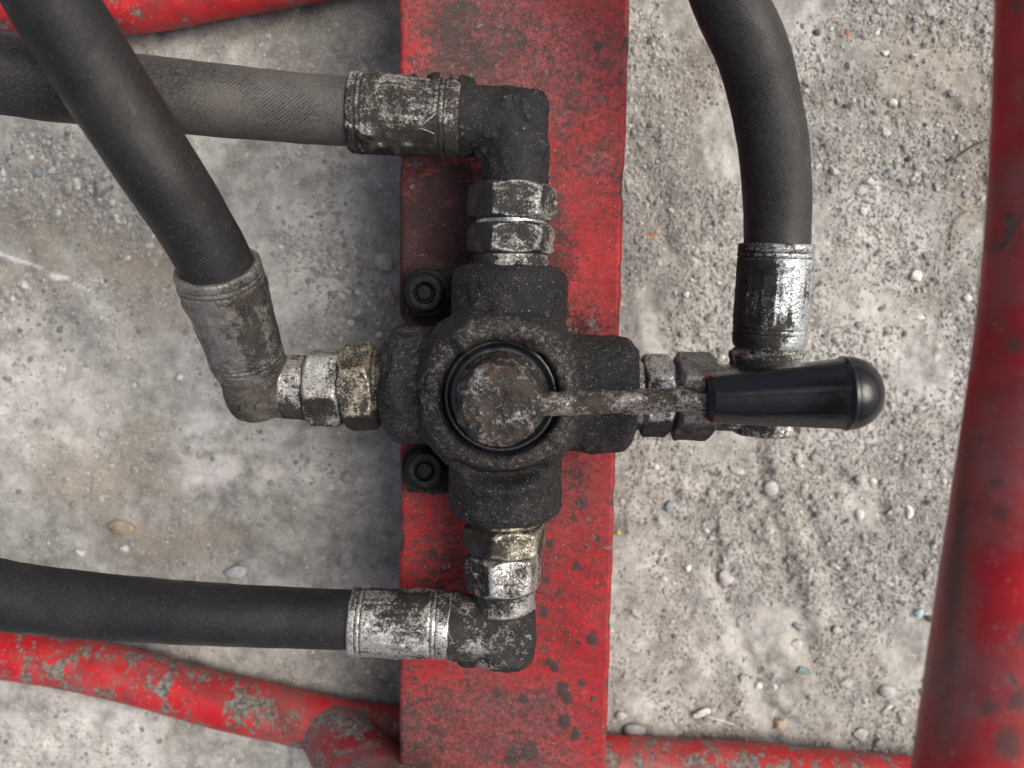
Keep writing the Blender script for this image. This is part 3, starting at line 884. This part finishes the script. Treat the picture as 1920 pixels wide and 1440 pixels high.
def beam():
    A0, A1 = P(748, -330, ZB), P(748, 1800, ZB)
    B0, B1 = P(1192, -330, ZB), P(1126, 1800, ZB)
    L = np.linalg.norm(A1 - A0); n = int(L / 0.0009)
    H = 0.036; bv = 0.0018
    W = np.linalg.norm(B0 - A0)
    prof = [(u, 0.0) for u in np.arange(bv, W - bv, 0.0009)]
    prof += [(W - bv + bv * math.sin(a), -bv + bv * math.cos(a)) for a in np.linspace(0, math.pi / 2, 6)]
    prof += [(W, -z) for z in np.linspace(bv, H - bv, 24)[1:]] + [(W - bv, -H)]
    prof += [(u, -H) for u in np.linspace(W - bv, bv, 12)[1:]] + [(0, -H + bv)]
    prof += [(0, -z) for z in np.linspace(H - bv, bv, 24)[1:]]
    prof += [(bv - bv * math.cos(a), -bv + bv * math.sin(a)) for a in np.linspace(0, math.pi / 2, 6)[1:-1]]
    pr = np.array(prof); k = len(pr)
    t = np.linspace(0, 1, n)[:, None, None]
    a = A0 + (A1 - A0) * t; b = B0 + (B1 - B0) * t
    V = a + (b - a) * (pr[:, 0] / W)[None, :, None] + np.array([0, 0, 1.0]) * pr[:, 1][None, :, None]
    V = V.reshape(-1, 3)
    x, y = proj(V)
    nz = fbm(V, 26, 4, 0.6, seed=81); ny = fbm(V * np.array([1, 2.2, 1]), 70, 4, 0.6, seed=83)
    g = np.full(len(V), 0.33) + 0.10 * nz + 0.06 * ny

    def add(cx, cy, rx, ry, s, e=1.2):
        nonlocal g
        d = np.sqrt(((x - cx) / rx) ** 2 + ((y - cy) / ry) ** 2) + 0.30 * nz + 0.15 * ny
        g = np.maximum(g, s * (1 - sstep(d, 0.35, e)) + g * sstep(d, 0.35, e))
    add(850, 60, 70, 70, .74); add(880, 110, 100, 90, .66); add(960, 95, 60, 60, .64); add(930, 90, 170, 150, .54); add(980, 150, 240, 220, .46); add(1040, 60, 170, 150, .44)
    add(800, 440, 100, 150, .86); add(860, 330, 70, 60, .75); add(830, 350, 90, 90, .55); add(770, 300, 30, 300, .5)
    add(800, 550, 90, 110, 1.0); add(800, 880, 70, 60, 1.0); add(880, 480, 60, 200, .9)
    add(770, 1000, 70, 130, .48); add(830, 1080, 80, 120, .60); add(1030, 1180, 60, 130, .45)
    add(770, 1380, 110, 170, .60); add(900, 1400, 260, 170, .46); add(1000, 340, 60, 240, .50); add(1080, 1050, 90, 150, .42)
    add(900, 740, 220, 280, .75); add(1160, 650, 20, 60, .5)
    add(1040, 430, 40, 110, .62); add(1090, 620, 60, 40, .5); add(1075, 900, 40, 90, .55); add(1000, 1080, 60, 160, .55); add(820, 330, 110, 60, .62); add(1060, 250, 50, 120, .52); add(950, 150, 200, 40, .5)
    for cx, cy, r in ((1090, 945, 14), (1075, 970, 10), (1110, 1200, 16), (1060, 1350, 18), (1080, 1375, 14), (1055, 1290, 14), (1065, 1310, 13), (1120, 1010, 8), (1040, 1250, 12), (990, 1405, 20), (1030, 1240, 10),
                      (960, 1415, 18), (1085, 1205, 6), (1060, 1185, 7), (1090, 1280, 8), (1110, 1310, 7), (1030, 1020, 10), (1080, 1060, 9), (1180, 85, 16), (1120, 90, 12), (1050, 1110, 8), (1020, 1150, 10), (980, 1310, 8), (930, 1300, 8)):
        d = np.hypot(x - cx, (y - cy) * 0.8) / r + 0.3 * ny
        g = np.maximum(g, 0.85 * (1 - sstep(d, 0.5, 1.15)))
    oil = np.clip(blob2(x, y, nz, ((800, 470, 120, 170), (800, 560, 80, 130), (800, 870, 80, 70), (860, 1090, 80, 90), (930, 720, 250, 250), (880, 330, 60, 120))), 0, 1)
    film = 0.06 + np.clip(blob2(x, y, nz, ((960, 120, 260, 190), (880, 1390, 260, 150), (1120, 300, 60, 60))), 0, 1) * .52
    V[:, 2] += np.where(V[:, 2] > ZB - 0.003, 0.00022 * ny + 0.0005 * np.clip(g - 0.45, 0, 1) * (1 + ny), 0)
    ed = np.minimum(np.abs(pr[:, 0]), np.abs(W - pr[:, 0]))
    edge = np.tile(np.exp(-(ed / .0022) ** 2), n)
    e1 = fbm(V, 130, 4, .6, seed=87); e2 = fbm(V, 45, 3, .6, seed=88)
    V[:, 0] += np.where(np.tile(pr[:, 0] > W / 2, n), -1, 1) * edge * (.00018 * e1 + .0009 * np.clip(e1 + e2 - .75, 0, 1))
    g = np.maximum(g, edge * np.clip((e1 + .6 * e2) * 1.2, 0, .8))
    f = grid_faces(k, n)
    me = meshdata('mounting_beam', V, f, attrs=dict(grime=g, oil=oil, film=film))
    return me


def blob2(x, y, n, lst):
    r = 0
    for cx, cy, rx, ry in lst:
        d = np.sqrt(((x - cx) / rx) ** 2 + ((y - cy) / ry) ** 2) + 0.3 * n
        r = np.maximum(r, 1 - sstep(d, 0.4, 1.2))
    return r


part('mounting_beam', beam(), M['paint_beam'], fr)
ZT = GZ + 0.0125


def ptube(pts, segs=48, step=0.0012):
    rows = []
    for x, y, z, r in pts:
        q = P(x, y, z); rows.append((*q, S(r, q)))
    return tube(rows, segs, step)


me = ptube([(-420, 1190, ZT, 46), (-150, 1205, ZT, 46), (0, 1224, ZT, 46), (200, 1257, ZT, 48), (420, 1315, ZT, 50), (600, 1354, ZT, 50), (745, 1378, ZT, 49), (940, 1405, ZT, 48), (1140, 1428, ZT, 48), (1400, 1443, ZT, 49), (1715, 1470, ZT, 49), (2100, 1500, ZT, 49)])
rough(me, 0.00025, 60, 3, seed=3); part('cross_tube', me, M['paint_chipped'], fr)
me = ptube([(-420, -10, ZT, 48), (-150, 2, ZT, 48), (0, 14, ZT, 48), (90, 20, ZT, 49), (270, 9, ZT, 48), (420, -18, ZT, 48), (590, -47, ZT, 47), (760, -90, ZT, 47), (1000, -170, ZT, 47)])
rough(me, 0.00025, 60, 3, seed=4); part('cross_tube', me, M['paint_scuffed'], fr, 'red tube crossing the upper left corner behind the hoses')
me = ptube([(612, 1366, .034, 52), (650, 1408, .046, 68), (700, 1462, .064, 73), (770, 1540, .092, 79), (860, 1640, .124, 84)], 56)
rough(me, 0.0005, 60, 3, seed=5); part('brace_tube', me, M['paint_worn'], fr, 'worn dusty red stub tube welded to the cross tube')
rows = []
c0 = P(622, 1378, .020)
for a in np.linspace(-2.4, 1.6, 14):
    q = P(628 + 66 * math.cos(a), 1392 + 34 * math.sin(a), .037 + 0.006 * math.sin(a))
    rows.append((*q, S(11 + 3 * math.sin(a * 9), q)))
me = tube(rows, 16, .001); rough(me, .0007, 260, 3, seed=8); part('weld_bead', me, M['paint_worn'], fr)

# the tube close to the lens, running down the right side
up = thing('frame_upright', 'thick red tube in front of everything, bent slightly, along the right picture edge', 'red tube', tuple(P(1990, 0, 0.2)))
rows = []
for x, y, z, r in ((2017, -420, .205, 125), (2011, -100, .205, 125), (2001, 250, .205, 126), (1983, 520, .205, 127), (1956, 760, .205, 129), (1920, 1020, .205, 132), (1889, 1250, .205, 135), (1865, 1440, .205, 137), (1831, 1700, .205, 140), (1803, 1900, .205, 141)):
    q = P(x, y, z); rows.append((*q, S(r, q)))
me = tube(rows, 64, .0014)
n = len(me.vertices); v = np.empty(n * 3, dtype=np.float32); me.vertices.foreach_get('co', v); v = v.reshape(-1, 3).astype(float)
ux, uy = proj(v); un = fbm(v, 55, 4, .6, seed=91)
sx_ = np.interp(uy, [700, 900, 1100, 1300, 1440], [1835, 1806, 1790, 1775, 1762])
smr = np.exp(-((ux - sx_) / 17) ** 2) * sstep(uy, 760, 950) * (1 - sstep(uy, 1330, 1440)) * np.clip(.75 + .6 * un, 0, 1)
for cx, cy, rr_ in ((1890, 1395, 26), (1880, 960, 16), (1912, 1310, 18), (1868, 905, 14), (1850, 1325, 12), (1900, 650, 16), (1925, 1190, 20)):
    smr = np.maximum(smr, .8 * (1 - sstep(np.hypot(ux - cx, uy - cy) / rr_ + .4 * un, .4, 1.2)))
me.attributes.new('smear', 'FLOAT', 'POINT').data.foreach_set('value', smr.astype(np.float32))
part('tube', me, M['paint_upright'], up)

# ------------------------------------------------------------------ valve
vc = P(940, 735, ZA)
valve = thing('valve', 'black cast iron four port hydraulic valve bolted to the red beam', 'hydraulic valve', (vc[0], vc[1], ZB))


def pz(x, y, z=ZA): return P(x, y, z)


def body():
    ms = []
    t, b = pz(957, 500), pz(946, 968)
    l, r = pz(722, 719), pz(1186, 741)
    ct = pz(950, 730)
    rt, rb, rl, rrr = S(109, t), S(105, b), S(110, l), S(109, r)
    ms += [cyl(t, ct, rt, .003), cyl(b, ct, rb, .003), cyl(l, ct, rl, .0045), cyl(r, ct, rrr, .003)]
    ZR = 0.1295
    rc = P(938, 746, ZR)
    ro, ri = S(149, rc), S(113, rc)
    ms.append(lathe([(0, 0), (0, ro + .001), (ZR - ZB - .0105, ro + .0045), (ZR - ZB - .0018, ro - .0004), (ZR - ZB, ro - .0025), (ZR - ZB, ri + .0008), (ZR - ZB - .0008, ri), (ZR - ZB - .0055, ri), (ZR - ZB - .0055, 0)], (rc[0], rc[1], ZB), (0, 0, 1), 96, ds=.002))
    # foot and bolt ears
    f0, f1 = pz(880, 880, ZB), pz(1040, 600, ZB)
    ms.append(box((f0[0], f0[1], ZB - .0005), (f1[0], f1[1], .108)))
    for (x0, y0, x1, y1) in ((762, 590, 860, 505), (762, 925, 860, 850)):
        a, c = pz(x0, y0, .088), pz(x1, y1, .088)
        ms.append(box((a[0], a[1], ZB - .0005), (c[0], c[1], .0885)))
    a, c = pz(770, 930, .086), pz(1040, 520, .086)
    # raised pads on the ring, above and below
    for a0, a1, rad in ((52, 128, 19.6),):
        rows = [(rc[0] + rad * .001 * math.cos(R(q)), rc[1] + rad * .001 * math.sin(R(q)), ZR - .0012, .0036) for q in np.linspace(a0, a1, 12)]
        ms.append(tube(rows, 20, .003))
    me = fuse(ms, .0007, 20, 'valve_body')
    rough(me, .00032, 280, 4, .6, 21, lumps=.0009, lscale=80, thr=.25)
    n = len(me.vertices); v = np.empty(n * 3, dtype=np.float32); me.vertices.foreach_get('co', v); v = v.reshape(-1, 3).astype(float)
    d = np.hypot(v[:, 0] - rc[0], v[:, 1] - rc[1])
    an = np.degrees(np.arctan2(v[:, 1] - rc[1], v[:, 0] - rc[0])) % 360
    for na in (44, 136, 222, 316, 352): v[:, 2] -= .0011 * np.exp(-((an - na) / 3.2) ** 2) * sstep(v[:, 2], .124, .128) * (d < ro)
    sc_ = (1 - sstep(np.abs(an - 268), 26, 44)) * np.exp(-((d - .0238) / .0024) ** 2) * sstep(v[:, 2], .108, .116)
    v[:, 2] -= .0055 * sc_
    v[:, 2] += .0022 * (1 - sstep(np.abs(an - 268), 26, 44)) * np.exp(-((d - .0285) / .0022) ** 2) * sstep(v[:, 2], .108, .116)
    me.vertices.foreach_set('co', v.astype(np.float32).ravel()); me.update()
    ru = np.exp(-((d - .0205) / .0032) ** 2) * sstep(v[:, 2], .120, .127) + .25 * (fbm(v, 60, 3, seed=22) > .3)
    me.attributes.new('rust', 'FLOAT', 'POINT').data.foreach_set('value', np.clip(ru, 0, 1).astype(np.float32))
    return me, rc, ri


bme, rc, ri = body()
vb = part('body', bme, M['cast_iron'], valve)
# oily seal seated in the bore
zf = 0.1243
me = lathe([(0, 0), (0, ri - .0002), (.0016, ri - .0004), (.0020, ri - .0016), (.0012, ri - .0028), (.0012, .0125), (.0002, .0118), (.0002, 0)], (rc[0], rc[1], zf), (0, 0, 1), 96)
rough(me, .00008, 200, 3, seed=31); part('seal_ring', me, M['seal'], valve)
# spindle hub with the lever
ZH = 0.1465
hc = P(934, 763, ZH)
hr = S(80, hc)
hz = zf + .0004
hb = np.array([rc[0] + .0002, rc[1], hz])
dv = np.array([hc[0], hc[1], ZH]) - hb; Lh = np.linalg.norm(dv)
me = lathe([(0, 0), (0, hr + .0018), (.002, hr + .0014), (.004, hr + .0002), (Lh - .0026, hr), (Lh - .0014, hr - .0006), (Lh - .0003, hr - .0022), (Lh, hr - .004), (Lh, 0)], hb, dv, 110, ds=.0005)
rough(me, .00036, 260, 5, .68, 33, lumps=.0006, lscale=220, thr=.1)
hub = part('lever_hub', me, M['hub_steel'], valve)
rows = []
for x, y, z, r in ((975, 757, .1395, 23), (1015, 757, .1395, 23), (1100, 755, .1395, 22.5), (1200, 752, .1402, 22.5), (1290, 750, .141, 22.5), (1345, 748, .1415, 22)):
    q = P(x, y, z); rows.append((*q, S(r, q)))
me = tube(rows, 40, .0007); rough(me, .00022, 260, 4, .6, 35, lumps=.0005, lscale=200, thr=.2)
part('lever_rod', me, M['lever_steel'], hub)


def grip():
    A, B = P(1320, 747.5, .1418), P(1653, 735, .1445)
    E = P(1582, 738, .1438)
    d, u, v = frame(B - A)
    Lg = np.linalg.norm(E - A); Lt = np.linalg.norm(B - A)
    r0, r1 = S(46, A), S(69.5, E)
    segs, T, rad, oc = 128, [], [], []
    for t, r, o in ((0, 0, 1), (0, r0 * .55, 1), (0, r0 - .0012, 1), (.0006, r0 - .0003, 1), (.0014, r0, 1)):
        T.append(t); rad.append(r); oc.append(o)
    for k in np.linspace(0.04, .965, 60):
        T.append(k * Lg); rad.append(r0 + (r1 * .99 - r0) * k ** .92); oc.append(1)
    for t, r, o in ((.975, r1 * .99, .5), (.985, r1 * 1.0, 0), (.993, r1 * 1.016, 0), (1.003, r1 * 1.016, 0), (1.010, r1 * 1.0, 0)):
        T.append(t * Lg); rad.append(r); oc.append(o)
    dl = Lt - Lg * 1.012
    for k in np.linspace(0.03, 1, 26):
        a = k * math.pi / 2
        T.append(Lg * 1.012 + dl * math.sin(a)); rad.append(r1 * 1.0 * max(math.cos(a), 0) ** .88); oc.append(0)
    th = np.arange(segs) / segs * 2 * math.pi
    # flat fluted faces with soft ridges between them
    oct_ = np.minimum(1.0, math.cos(math.pi / 8) * .988 / np.cos(((th + .33) % (math.pi / 4)) - math.pi / 8))
    rad, T, oc = np.array(rad), np.array(T), np.array(oc)
    RR = rad[:, None] * (1 + .55 * oc[:, None] * (oct_[None] - 1))
    seam = np.exp(-(((th - 1.35 + math.pi) % (2 * math.pi) - math.pi) / .03) ** 2)
    RR = np.maximum(RR, 1e-5) + .00018 * (oc[:, None] * seam[None]) * (rad[:, None] > r0 * .9)
    V = A + T[:, None, None] * d + RR[:, :, None] * (np.cos(th)[None, :, None] * u + np.sin(th)[None, :, None] * v)
    me = meshdata('grip', V.reshape(-1, 3), grid_faces(segs, len(T)))
    rough(me, .00005, 150, 3, seed=37)
    return me


part('grip', grip(), M['grip'], hub, 'black plastic grip with flat faces and a domed end')


def bolt(x, y):
    q = P(x, y, .0965)
    o = np.array([q[0], q[1], .0885])
    r = S(37, q)
    H = .0085
    wm = lathe([(0, 0), (0, r * 1.28), (.0012, r * 1.28), (.0016, r * 1.2), (.0016, 0)], o, (0, 0, 1), 64)
    hm = lathe([(.0016, 0), (.0016, r), (H - .0012, r), (H - .0003, r - .0006), (H, r - .0014), (H, r * .56), (H - .0006, r * .50), (H - .0022, r * .48), (H - .0022, r * .42), (H - .0012, r * .36), (H - .0010, 0)], o, (0, 0, 1), 64, ds=.0005)
    rough(hm, .00018, 300, 4, .6, int(x + y)); rough(wm, .0002, 300, 3, .6, int(y))
    h = part('bolt', hm, M['black_bolt'], valve)
    part('washer', wm, M['black_bolt'], h)


bolt(795, 549)
bolt(795, 883)


def adapter(A, B, rhex, rneck, rot, mat, seed, lump=.00035):
    """hex adapter screwed into a port: A at the body, B outward end; radii in photograph pixels"""
    L = np.linalg.norm(B - A); h, n = S(rhex, (A + B) / 2), S(rneck, (A + B) / 2)
    ap = h * .94
    nk = .0018
    me = lathe([(-.002, 0), (-.002, n), (nk, n), (nk, n * .98), (nk + .0002, ap * .93, ap), (nk + .0009, h * .985, ap), (nk + .0016, h * 1.06, ap), (L - .0016, h * 1.06, ap), (L - .0008, h * .985, ap), (L - .0001, ap * .93, ap), (L, n * .9), (L + .003, n * .9), (L + .003, 0)], A, B - A, 96, rot=rot, ds=.0006)
    rough(me, .00015, 320, 4, .6, seed, lumps=lump, lscale=150, thr=.2)
    soil_shade(me, (-1, .1, -.45) if abs((B - A)[1]) > abs((B - A)[0]) else (0, -1, -.45), 1.0, -.35, .45, seed)  # grime mixed with shade painted on the side turned from the sun
    return part('adapter', me, mat, valve)


adapter(pz(958, 490), pz(959, 421), 78, 70, -.12, M['zinc_half'], 41)
adapter(pz(720, 722), pz(646, 727), 79, 68, 0.05, M['brass_zinc'], 42)
adapter(pz(1188, 740), pz(1257, 742), 74, 66, .05, M['zinc_worn'], 43)
adapter(pz(947, 968), pz(946, 1031), 75, 66, .26, M['brass_zinc'], 44)


# ------------------------------------------------------------------ hoses with their couplings
def nut(A, B, rhex, rcol, colfrac, rot, mat, par, seed):
    """swivel nut: hex near A, round collar near B"""
    L = np.linalg.norm(B - A); m = (A + B) / 2
    h, c = S(rhex, m), S(rcol, m); ap = h * .94; x = L * (1 - colfrac)
    pr = [(0, 0), (0, ap * .9, ap), (.0001, ap * .95, ap), (.0012, h * 1.06, ap), (x - .0012, h * 1.06, ap), (x, ap * .97, ap)]
    if colfrac > 0: pr += [(x + .0002, c), (L - .0008, c), (L, c - .0008), (L, 0)]
    else: pr += [(L, ap * .9), (L, 0)]
    me = lathe(pr, A, B - A, 96, rot=rot, ds=.0006)
    rough(me, .00013, 320, 4, .6, seed, lumps=.0005, lscale=140, thr=.25)
    soil_shade(me, (-1, .1, -.45) if abs((B - A)[1]) > abs((B - A)[0]) else (0, -1, -.45), .9, -.3, .5, seed)  # facets away from the sun darkened: grime plus painted shade
    return part('swivel_nut', me, mat, par)


def ferrule(A, B, rA, rB, mat, par, seed, lump=.0005, dirt=None):  # dirt: grime and a dark reflection put into the colour
    """crimped sleeve from the hose end A to the elbow end B, with turned grooves at both ends"""
    L = np.linalg.norm(B - A); a, b = S(rA, A), S(rB, B)
    pr = [(.0012, a * .80), (0, a * .86), (0, a - .0005), (.0005, a)]
    for t in (.0026, .0042):
        pr += [(t - .0003, a * 1.0), (t, a - .0004), (t + .0003, a * 1.0)]
    pr += [(L * .5, (a + b) / 2 * 1.004)]
    for t in (L - .0060, L - .0044):
        pr += [(t - .0003, b), (t, b - .0004), (t + .0003, b)]
    pr += [(L - .0016, b * .985), (L - .0003, b * .955), (L, b * .92), (L, 0)]
    me = lathe(pr, A, B - A, 120, ds=.0006)
    # the shallow flats left by the crimping jaws
    n = len(me.vertices); v = np.empty(n * 3, dtype=np.float32); me.vertices.foreach_get('co', v); v = v.reshape(-1, 3).astype(float)
    d, u, w_ = frame(B - A); q = v - A; t = q @ d; x, y = q @ u, q @ w_
    rr = np.hypot(x, y); th = np.arctan2(y, x)
    k = 1 - .022 * sstep(t, L * .22, L * .3) * (1 - sstep(t, L * .72, L * .8)) * (np.cos(th * 8) > .2)
    v = A + t[:, None] * d + (x * k)[:, None] * u + (y * k)[:, None] * w_
    me.vertices.foreach_set('co', v.astype(np.float32).ravel()); me.update()
    rough(me, .0001, 300, 4, .6, seed, lumps=lump, lscale=110, thr=.3)
    if dirt: soil_shade(me, *dirt, seed=seed)
    return part('ferrule', me, mat, par)


def hose(par, pts, mat, seed, segs=64, lint=0):
    rows = []
    for x, y, z, r in pts:
        q = P(x, y, z); rows.append((*q, S(r, q)))
    me = tube(rows, segs, .001)
    rough(me, .00014, 130, 3, .5, seed)
    n = len(me.vertices); v = np.empty(n * 3, dtype=np.float32); me.vertices.foreach_get('co', v)
    hx, hy = proj(v.reshape(-1, 3).astype(float))
    me.attributes.new('dusty', 'FLOAT', 'POINT').data.foreach_set('value', (sstep(hx + 60 * fbm(v.reshape(-1, 3).astype(float), 60, 3, seed=5), 170, 420) * .85 + .15).astype(np.float32))  # dust fades leftwards; shading under the crossing hose is put into the colour
    hs = part('rubber_hose', me, mat, par)
    if lint:
        vv = v.reshape(-1, 3).astype(float); nn = np.empty(n * 3, dtype=np.float32); hs.data.vertex_normals.foreach_get('vector', nn); nn = nn.reshape(-1, 3)
        rs = np.random.default_rng(seed)
        pick = rs.choice(np.where((nn[:, 2] > .2) & (hx > -60) & (hx < 1980) & (hy > -60) & (hy < 1500))[0], lint)
        LV, LF = [], []
        for i_ in pick:
            nr = nn[i_].astype(float); t_ = np.cross(nr, rs.normal(size=3)); t_ /= np.linalg.norm(t_); b_ = np.cross(nr, t_)
            Lh_, cv, w_ = rs.uniform(.0006, .0026), rs.uniform(-.5, .5), rs.uniform(.000022, .000042)
            k_ = len(LV)
            for j_ in range(6):
                u_ = j_ / 5
                c_ = vv[i_] + t_ * Lh_ * (u_ - .5) + b_ * cv * Lh_ * (u_ - .5) ** 2 * 2 + nr * (.00006 + .00025 * u_ * rs.random() - .00002 * j_)
                for a_ in (0, 2.09, 4.19): LV.append(c_ + w_ * (math.cos(a_) * b_ + math.sin(a_) * nr))
                if j_:
                    q_ = k_ + 3 * j_
                    LF += [[q_ - 3, q_ - 2, q_ + 1, q_], [q_ - 2, q_ - 1, q_ + 2, q_ + 1], [q_ - 1, q_ - 3, q_, q_ + 2]]
        lo = part('lint', meshdata('lint', LV, LF), M['lint'], par); lo['kind'] = 'stuff'
    return hs


def elbow(par, legs, mat, seed, lump=.0009, sm=8, rnd=.0012, dirt=None):  # dirt: one-sided grime and painted shade
    ms = []
    for A, B, ra, rb in legs:
        L = np.linalg.norm(B - A)
        ms.append(lathe([(0, 0), (0, ra - .001), (.001, ra)] + [(L - rnd + rnd * math.sin(q), rb - rnd + rnd * math.cos(q)) for q in np.linspace(0, math.pi / 2, 6)] + [(L, 0)], A, B - A, 56, ds=.003))
    me = fuse(ms, .0006, sm, 'elbow')
    rough(me, .00018, 260, 4, .6, seed, lumps=lump, lscale=120, thr=.2)
    if dirt: soil_shade(me, *dirt, seed=seed)
    return part('elbow', me, mat, par)


GR = 'hydraulic hoses screwed to the valve'
# upper hose, dusty, leaving to the left
h = thing('hydraulic_hose', 'dusty grey braided hose entering from the left to the elbow on top', 'hydraulic hose', tuple(pz(963, 390)), GR)
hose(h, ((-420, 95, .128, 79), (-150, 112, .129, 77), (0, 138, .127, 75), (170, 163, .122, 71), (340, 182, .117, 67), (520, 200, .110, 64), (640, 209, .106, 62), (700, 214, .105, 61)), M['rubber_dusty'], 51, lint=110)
e0, e1 = pz(660, 212), pz(864, 224)
ferrule(e0, e1, 73, 70, M['steel_grimy'], h, 52, .0012, ((0, -1, -.2), .9, -.1, .6))
for f0, f1 in (((792, 235), (814, 216)), ((786, 240), (814, 251))):
    q0, q1 = P(*f0, .1302), P(*f1, .1300)
    part('fibre', tube([(*q0, .00006), (*((q0 + q1) / 2 + np.array([0, .0001, .0003])), .00008), (*q1, .00006)], 8, .0006), STONE['white'], h)
c = pz(966, 229)
r1, r2 = S(62, c), S(63, c)
elbow(h, [(pz(852, 223), pz(1024, 232), r1, r1 * .98), (pz(966, 372), pz(965, 176), r2 * 1.0, r2 * .98)], M['steel_black'], 53, .0009, 10, .0055)
nut(pz(959, 414), pz(961, 348), 79, 70, 0.0, -.12, M['zinc_half'], h, 54)
me = cyl(pz(959, 424), pz(959, 408), S(66, pz(959, 416)), .0002); part('seat_ring', me, M['zinc_clean'], h)

def cake(par, pts, z, seed, mat, wob=.0016):
    rows = []
    for x, y, r_ in pts:
        q = P(x, y, z); rows.append((*q, S(r_, q)))
    me = tube(rows, 28, .0006); rough(me, wob * .5, 210, 4, .65, seed, lumps=wob, lscale=260, thr=-.1)
    part('caked_dirt', me, mat, par)


cake(h, ((770, 150, 4), (785, 150, 8), (815, 155, 9), (850, 165, 10), (885, 170, 13), (915, 176, 10), (950, 178, 8), (975, 180, 3)), .108, 71, M['dirt'])
cake(h, ((892, 290, 4), (912, 288, 13), (932, 284, 17), (942, 298, 14), (930, 318, 7)), .1085, 72, M['dirt'], .0011)
# left hose, slanting over the dusty one
h = thing('hydraulic_hose', 'smooth dark hose slanting from the top left corner to the left port', 'hydraulic hose', tuple(pz(600, 727)), GR)
hose(h, ((-160, -420, .160, 84), (-30, -210, .159, 83), (60, -60, .157, 82), (135, 0 + 62, .156, 81), (215, 190, .153, 79), (300, 320, .147, 75), (362, 418, .139, 71), (402, 490, .1332, 68), (424, 548, .1288, 66)), M['rubber_dark'], 55, lint=90)
e0, e1 = P(406, 497, .1325), P(470, 688, .113)
ferrule(e0, e1, 80, 67, M['zinc_grey'], h, 56, .0006, ((.9, .1, .3), .8, .4, .9))
c = P(485, 727, ZA)
ax = (e1 - e0) / np.linalg.norm(e1 - e0)
elbow(h, [(e1 - ax * .003, P(488, 752, .103), S(60, e1), S(60, c)), (pz(548, 725), pz(452, 722), S(60, c), S(57, c))], M['elbow_grey'], 57, .0003, 5)
nut(pz(648, 727), pz(533, 725), 71, 60, .42, -.44, M['zinc_worn'], h, 58)

# lower hose, to the left
h = thing('hydraulic_hose', 'black hose running left from the lowest elbow above the chipped red tube', 'hydraulic hose', tuple(pz(940, 1070)), GR)
hose(h, ((-420, 1040, .118, 66), (-150, 1083, .114, 65), (0, 1115, .112, 64), (200, 1138, .109, 60), (420, 1152, .107, 57), (600, 1160, .105, 55), (700, 1163, .105, 54)), M['rubber_blue'], 59, lint=150)
ferrule(pz(660, 1166), pz(846, 1172), 62, 62, M['zinc_worn'], h, 60, .0006, ((0, .9, .1), .45, .4, .9))
c = pz(942, 1180)
elbow(h, [(pz(838, 1175), pz(1002, 1182), S(61, c), S(61, c)), (pz(945, 1112), pz(943, 1240), S(53, c), S(60, c))], M['zinc_half'], 61, .0004, 10, .003, ((1, -.1, .1), .8, .2, .7))
nut(pz(942, 1033), pz(946, 1142), 68, 58, .38, .24, M['zinc_worn'], h, 62)

cake(h, ((838, 1208, 4), (852, 1220, 13), (880, 1238, 8), (895, 1238, 4)), .108, 73, M['dirt'], .001)
# right hose, curving up and away
h = thing('hydraulic_hose', 'grey rubber hose curving up to the top edge from the right port', 'hydraulic hose', tuple(pz(1437, 742)), GR)
hose(h, ((1170, -420, .118, 66), (1270, -200, .118, 66), (1330, -90, .117, 66), (1366, 0, .116, 66), (1412, 105, .114, 65.5), (1443, 230, .112, 64), (1456, 345, .110, 62.5), (1457, 455, .108, 60.5), (1455, 500, .108, 60)), M['rubber_grey'], 63, lint=190)
ferrule(P(1456, 457, .108), P(1441, 650, .106), 69.5, 67.5, M['zinc_clean'], h, 64, .0003, ((-1, 0, .1), .9, -.1, .45))  # left half carries grime and a dark reflection put into the colour
c = pz(1437, 745)
elbow(h, [(P(1441, 646, .106), pz(1436, 812), S(60, c), S(62, c)), (pz(1320, 745), pz(1492, 746), S(62, c), S(60, c))], M['steel_grimy'], 65, .0006)
me = lathe([(0, 0), (0, S(62, c)), (.0008, S(66, c)), (.0052, S(66, c)), (.006, S(62, c)), (.006, 0)], P(1439, 655, .106), P(1437, 700, .105) - P(1439, 655, .106), 96)
rough(me, .00015, 300, 4, .6, 66, lumps=.0006, lscale=150); part('collar', me, M['zinc_half'], h)
nut(pz(1262, 742), pz(1345, 745), 79, 64, .15, .05, M['zinc_grey'], h, 67)
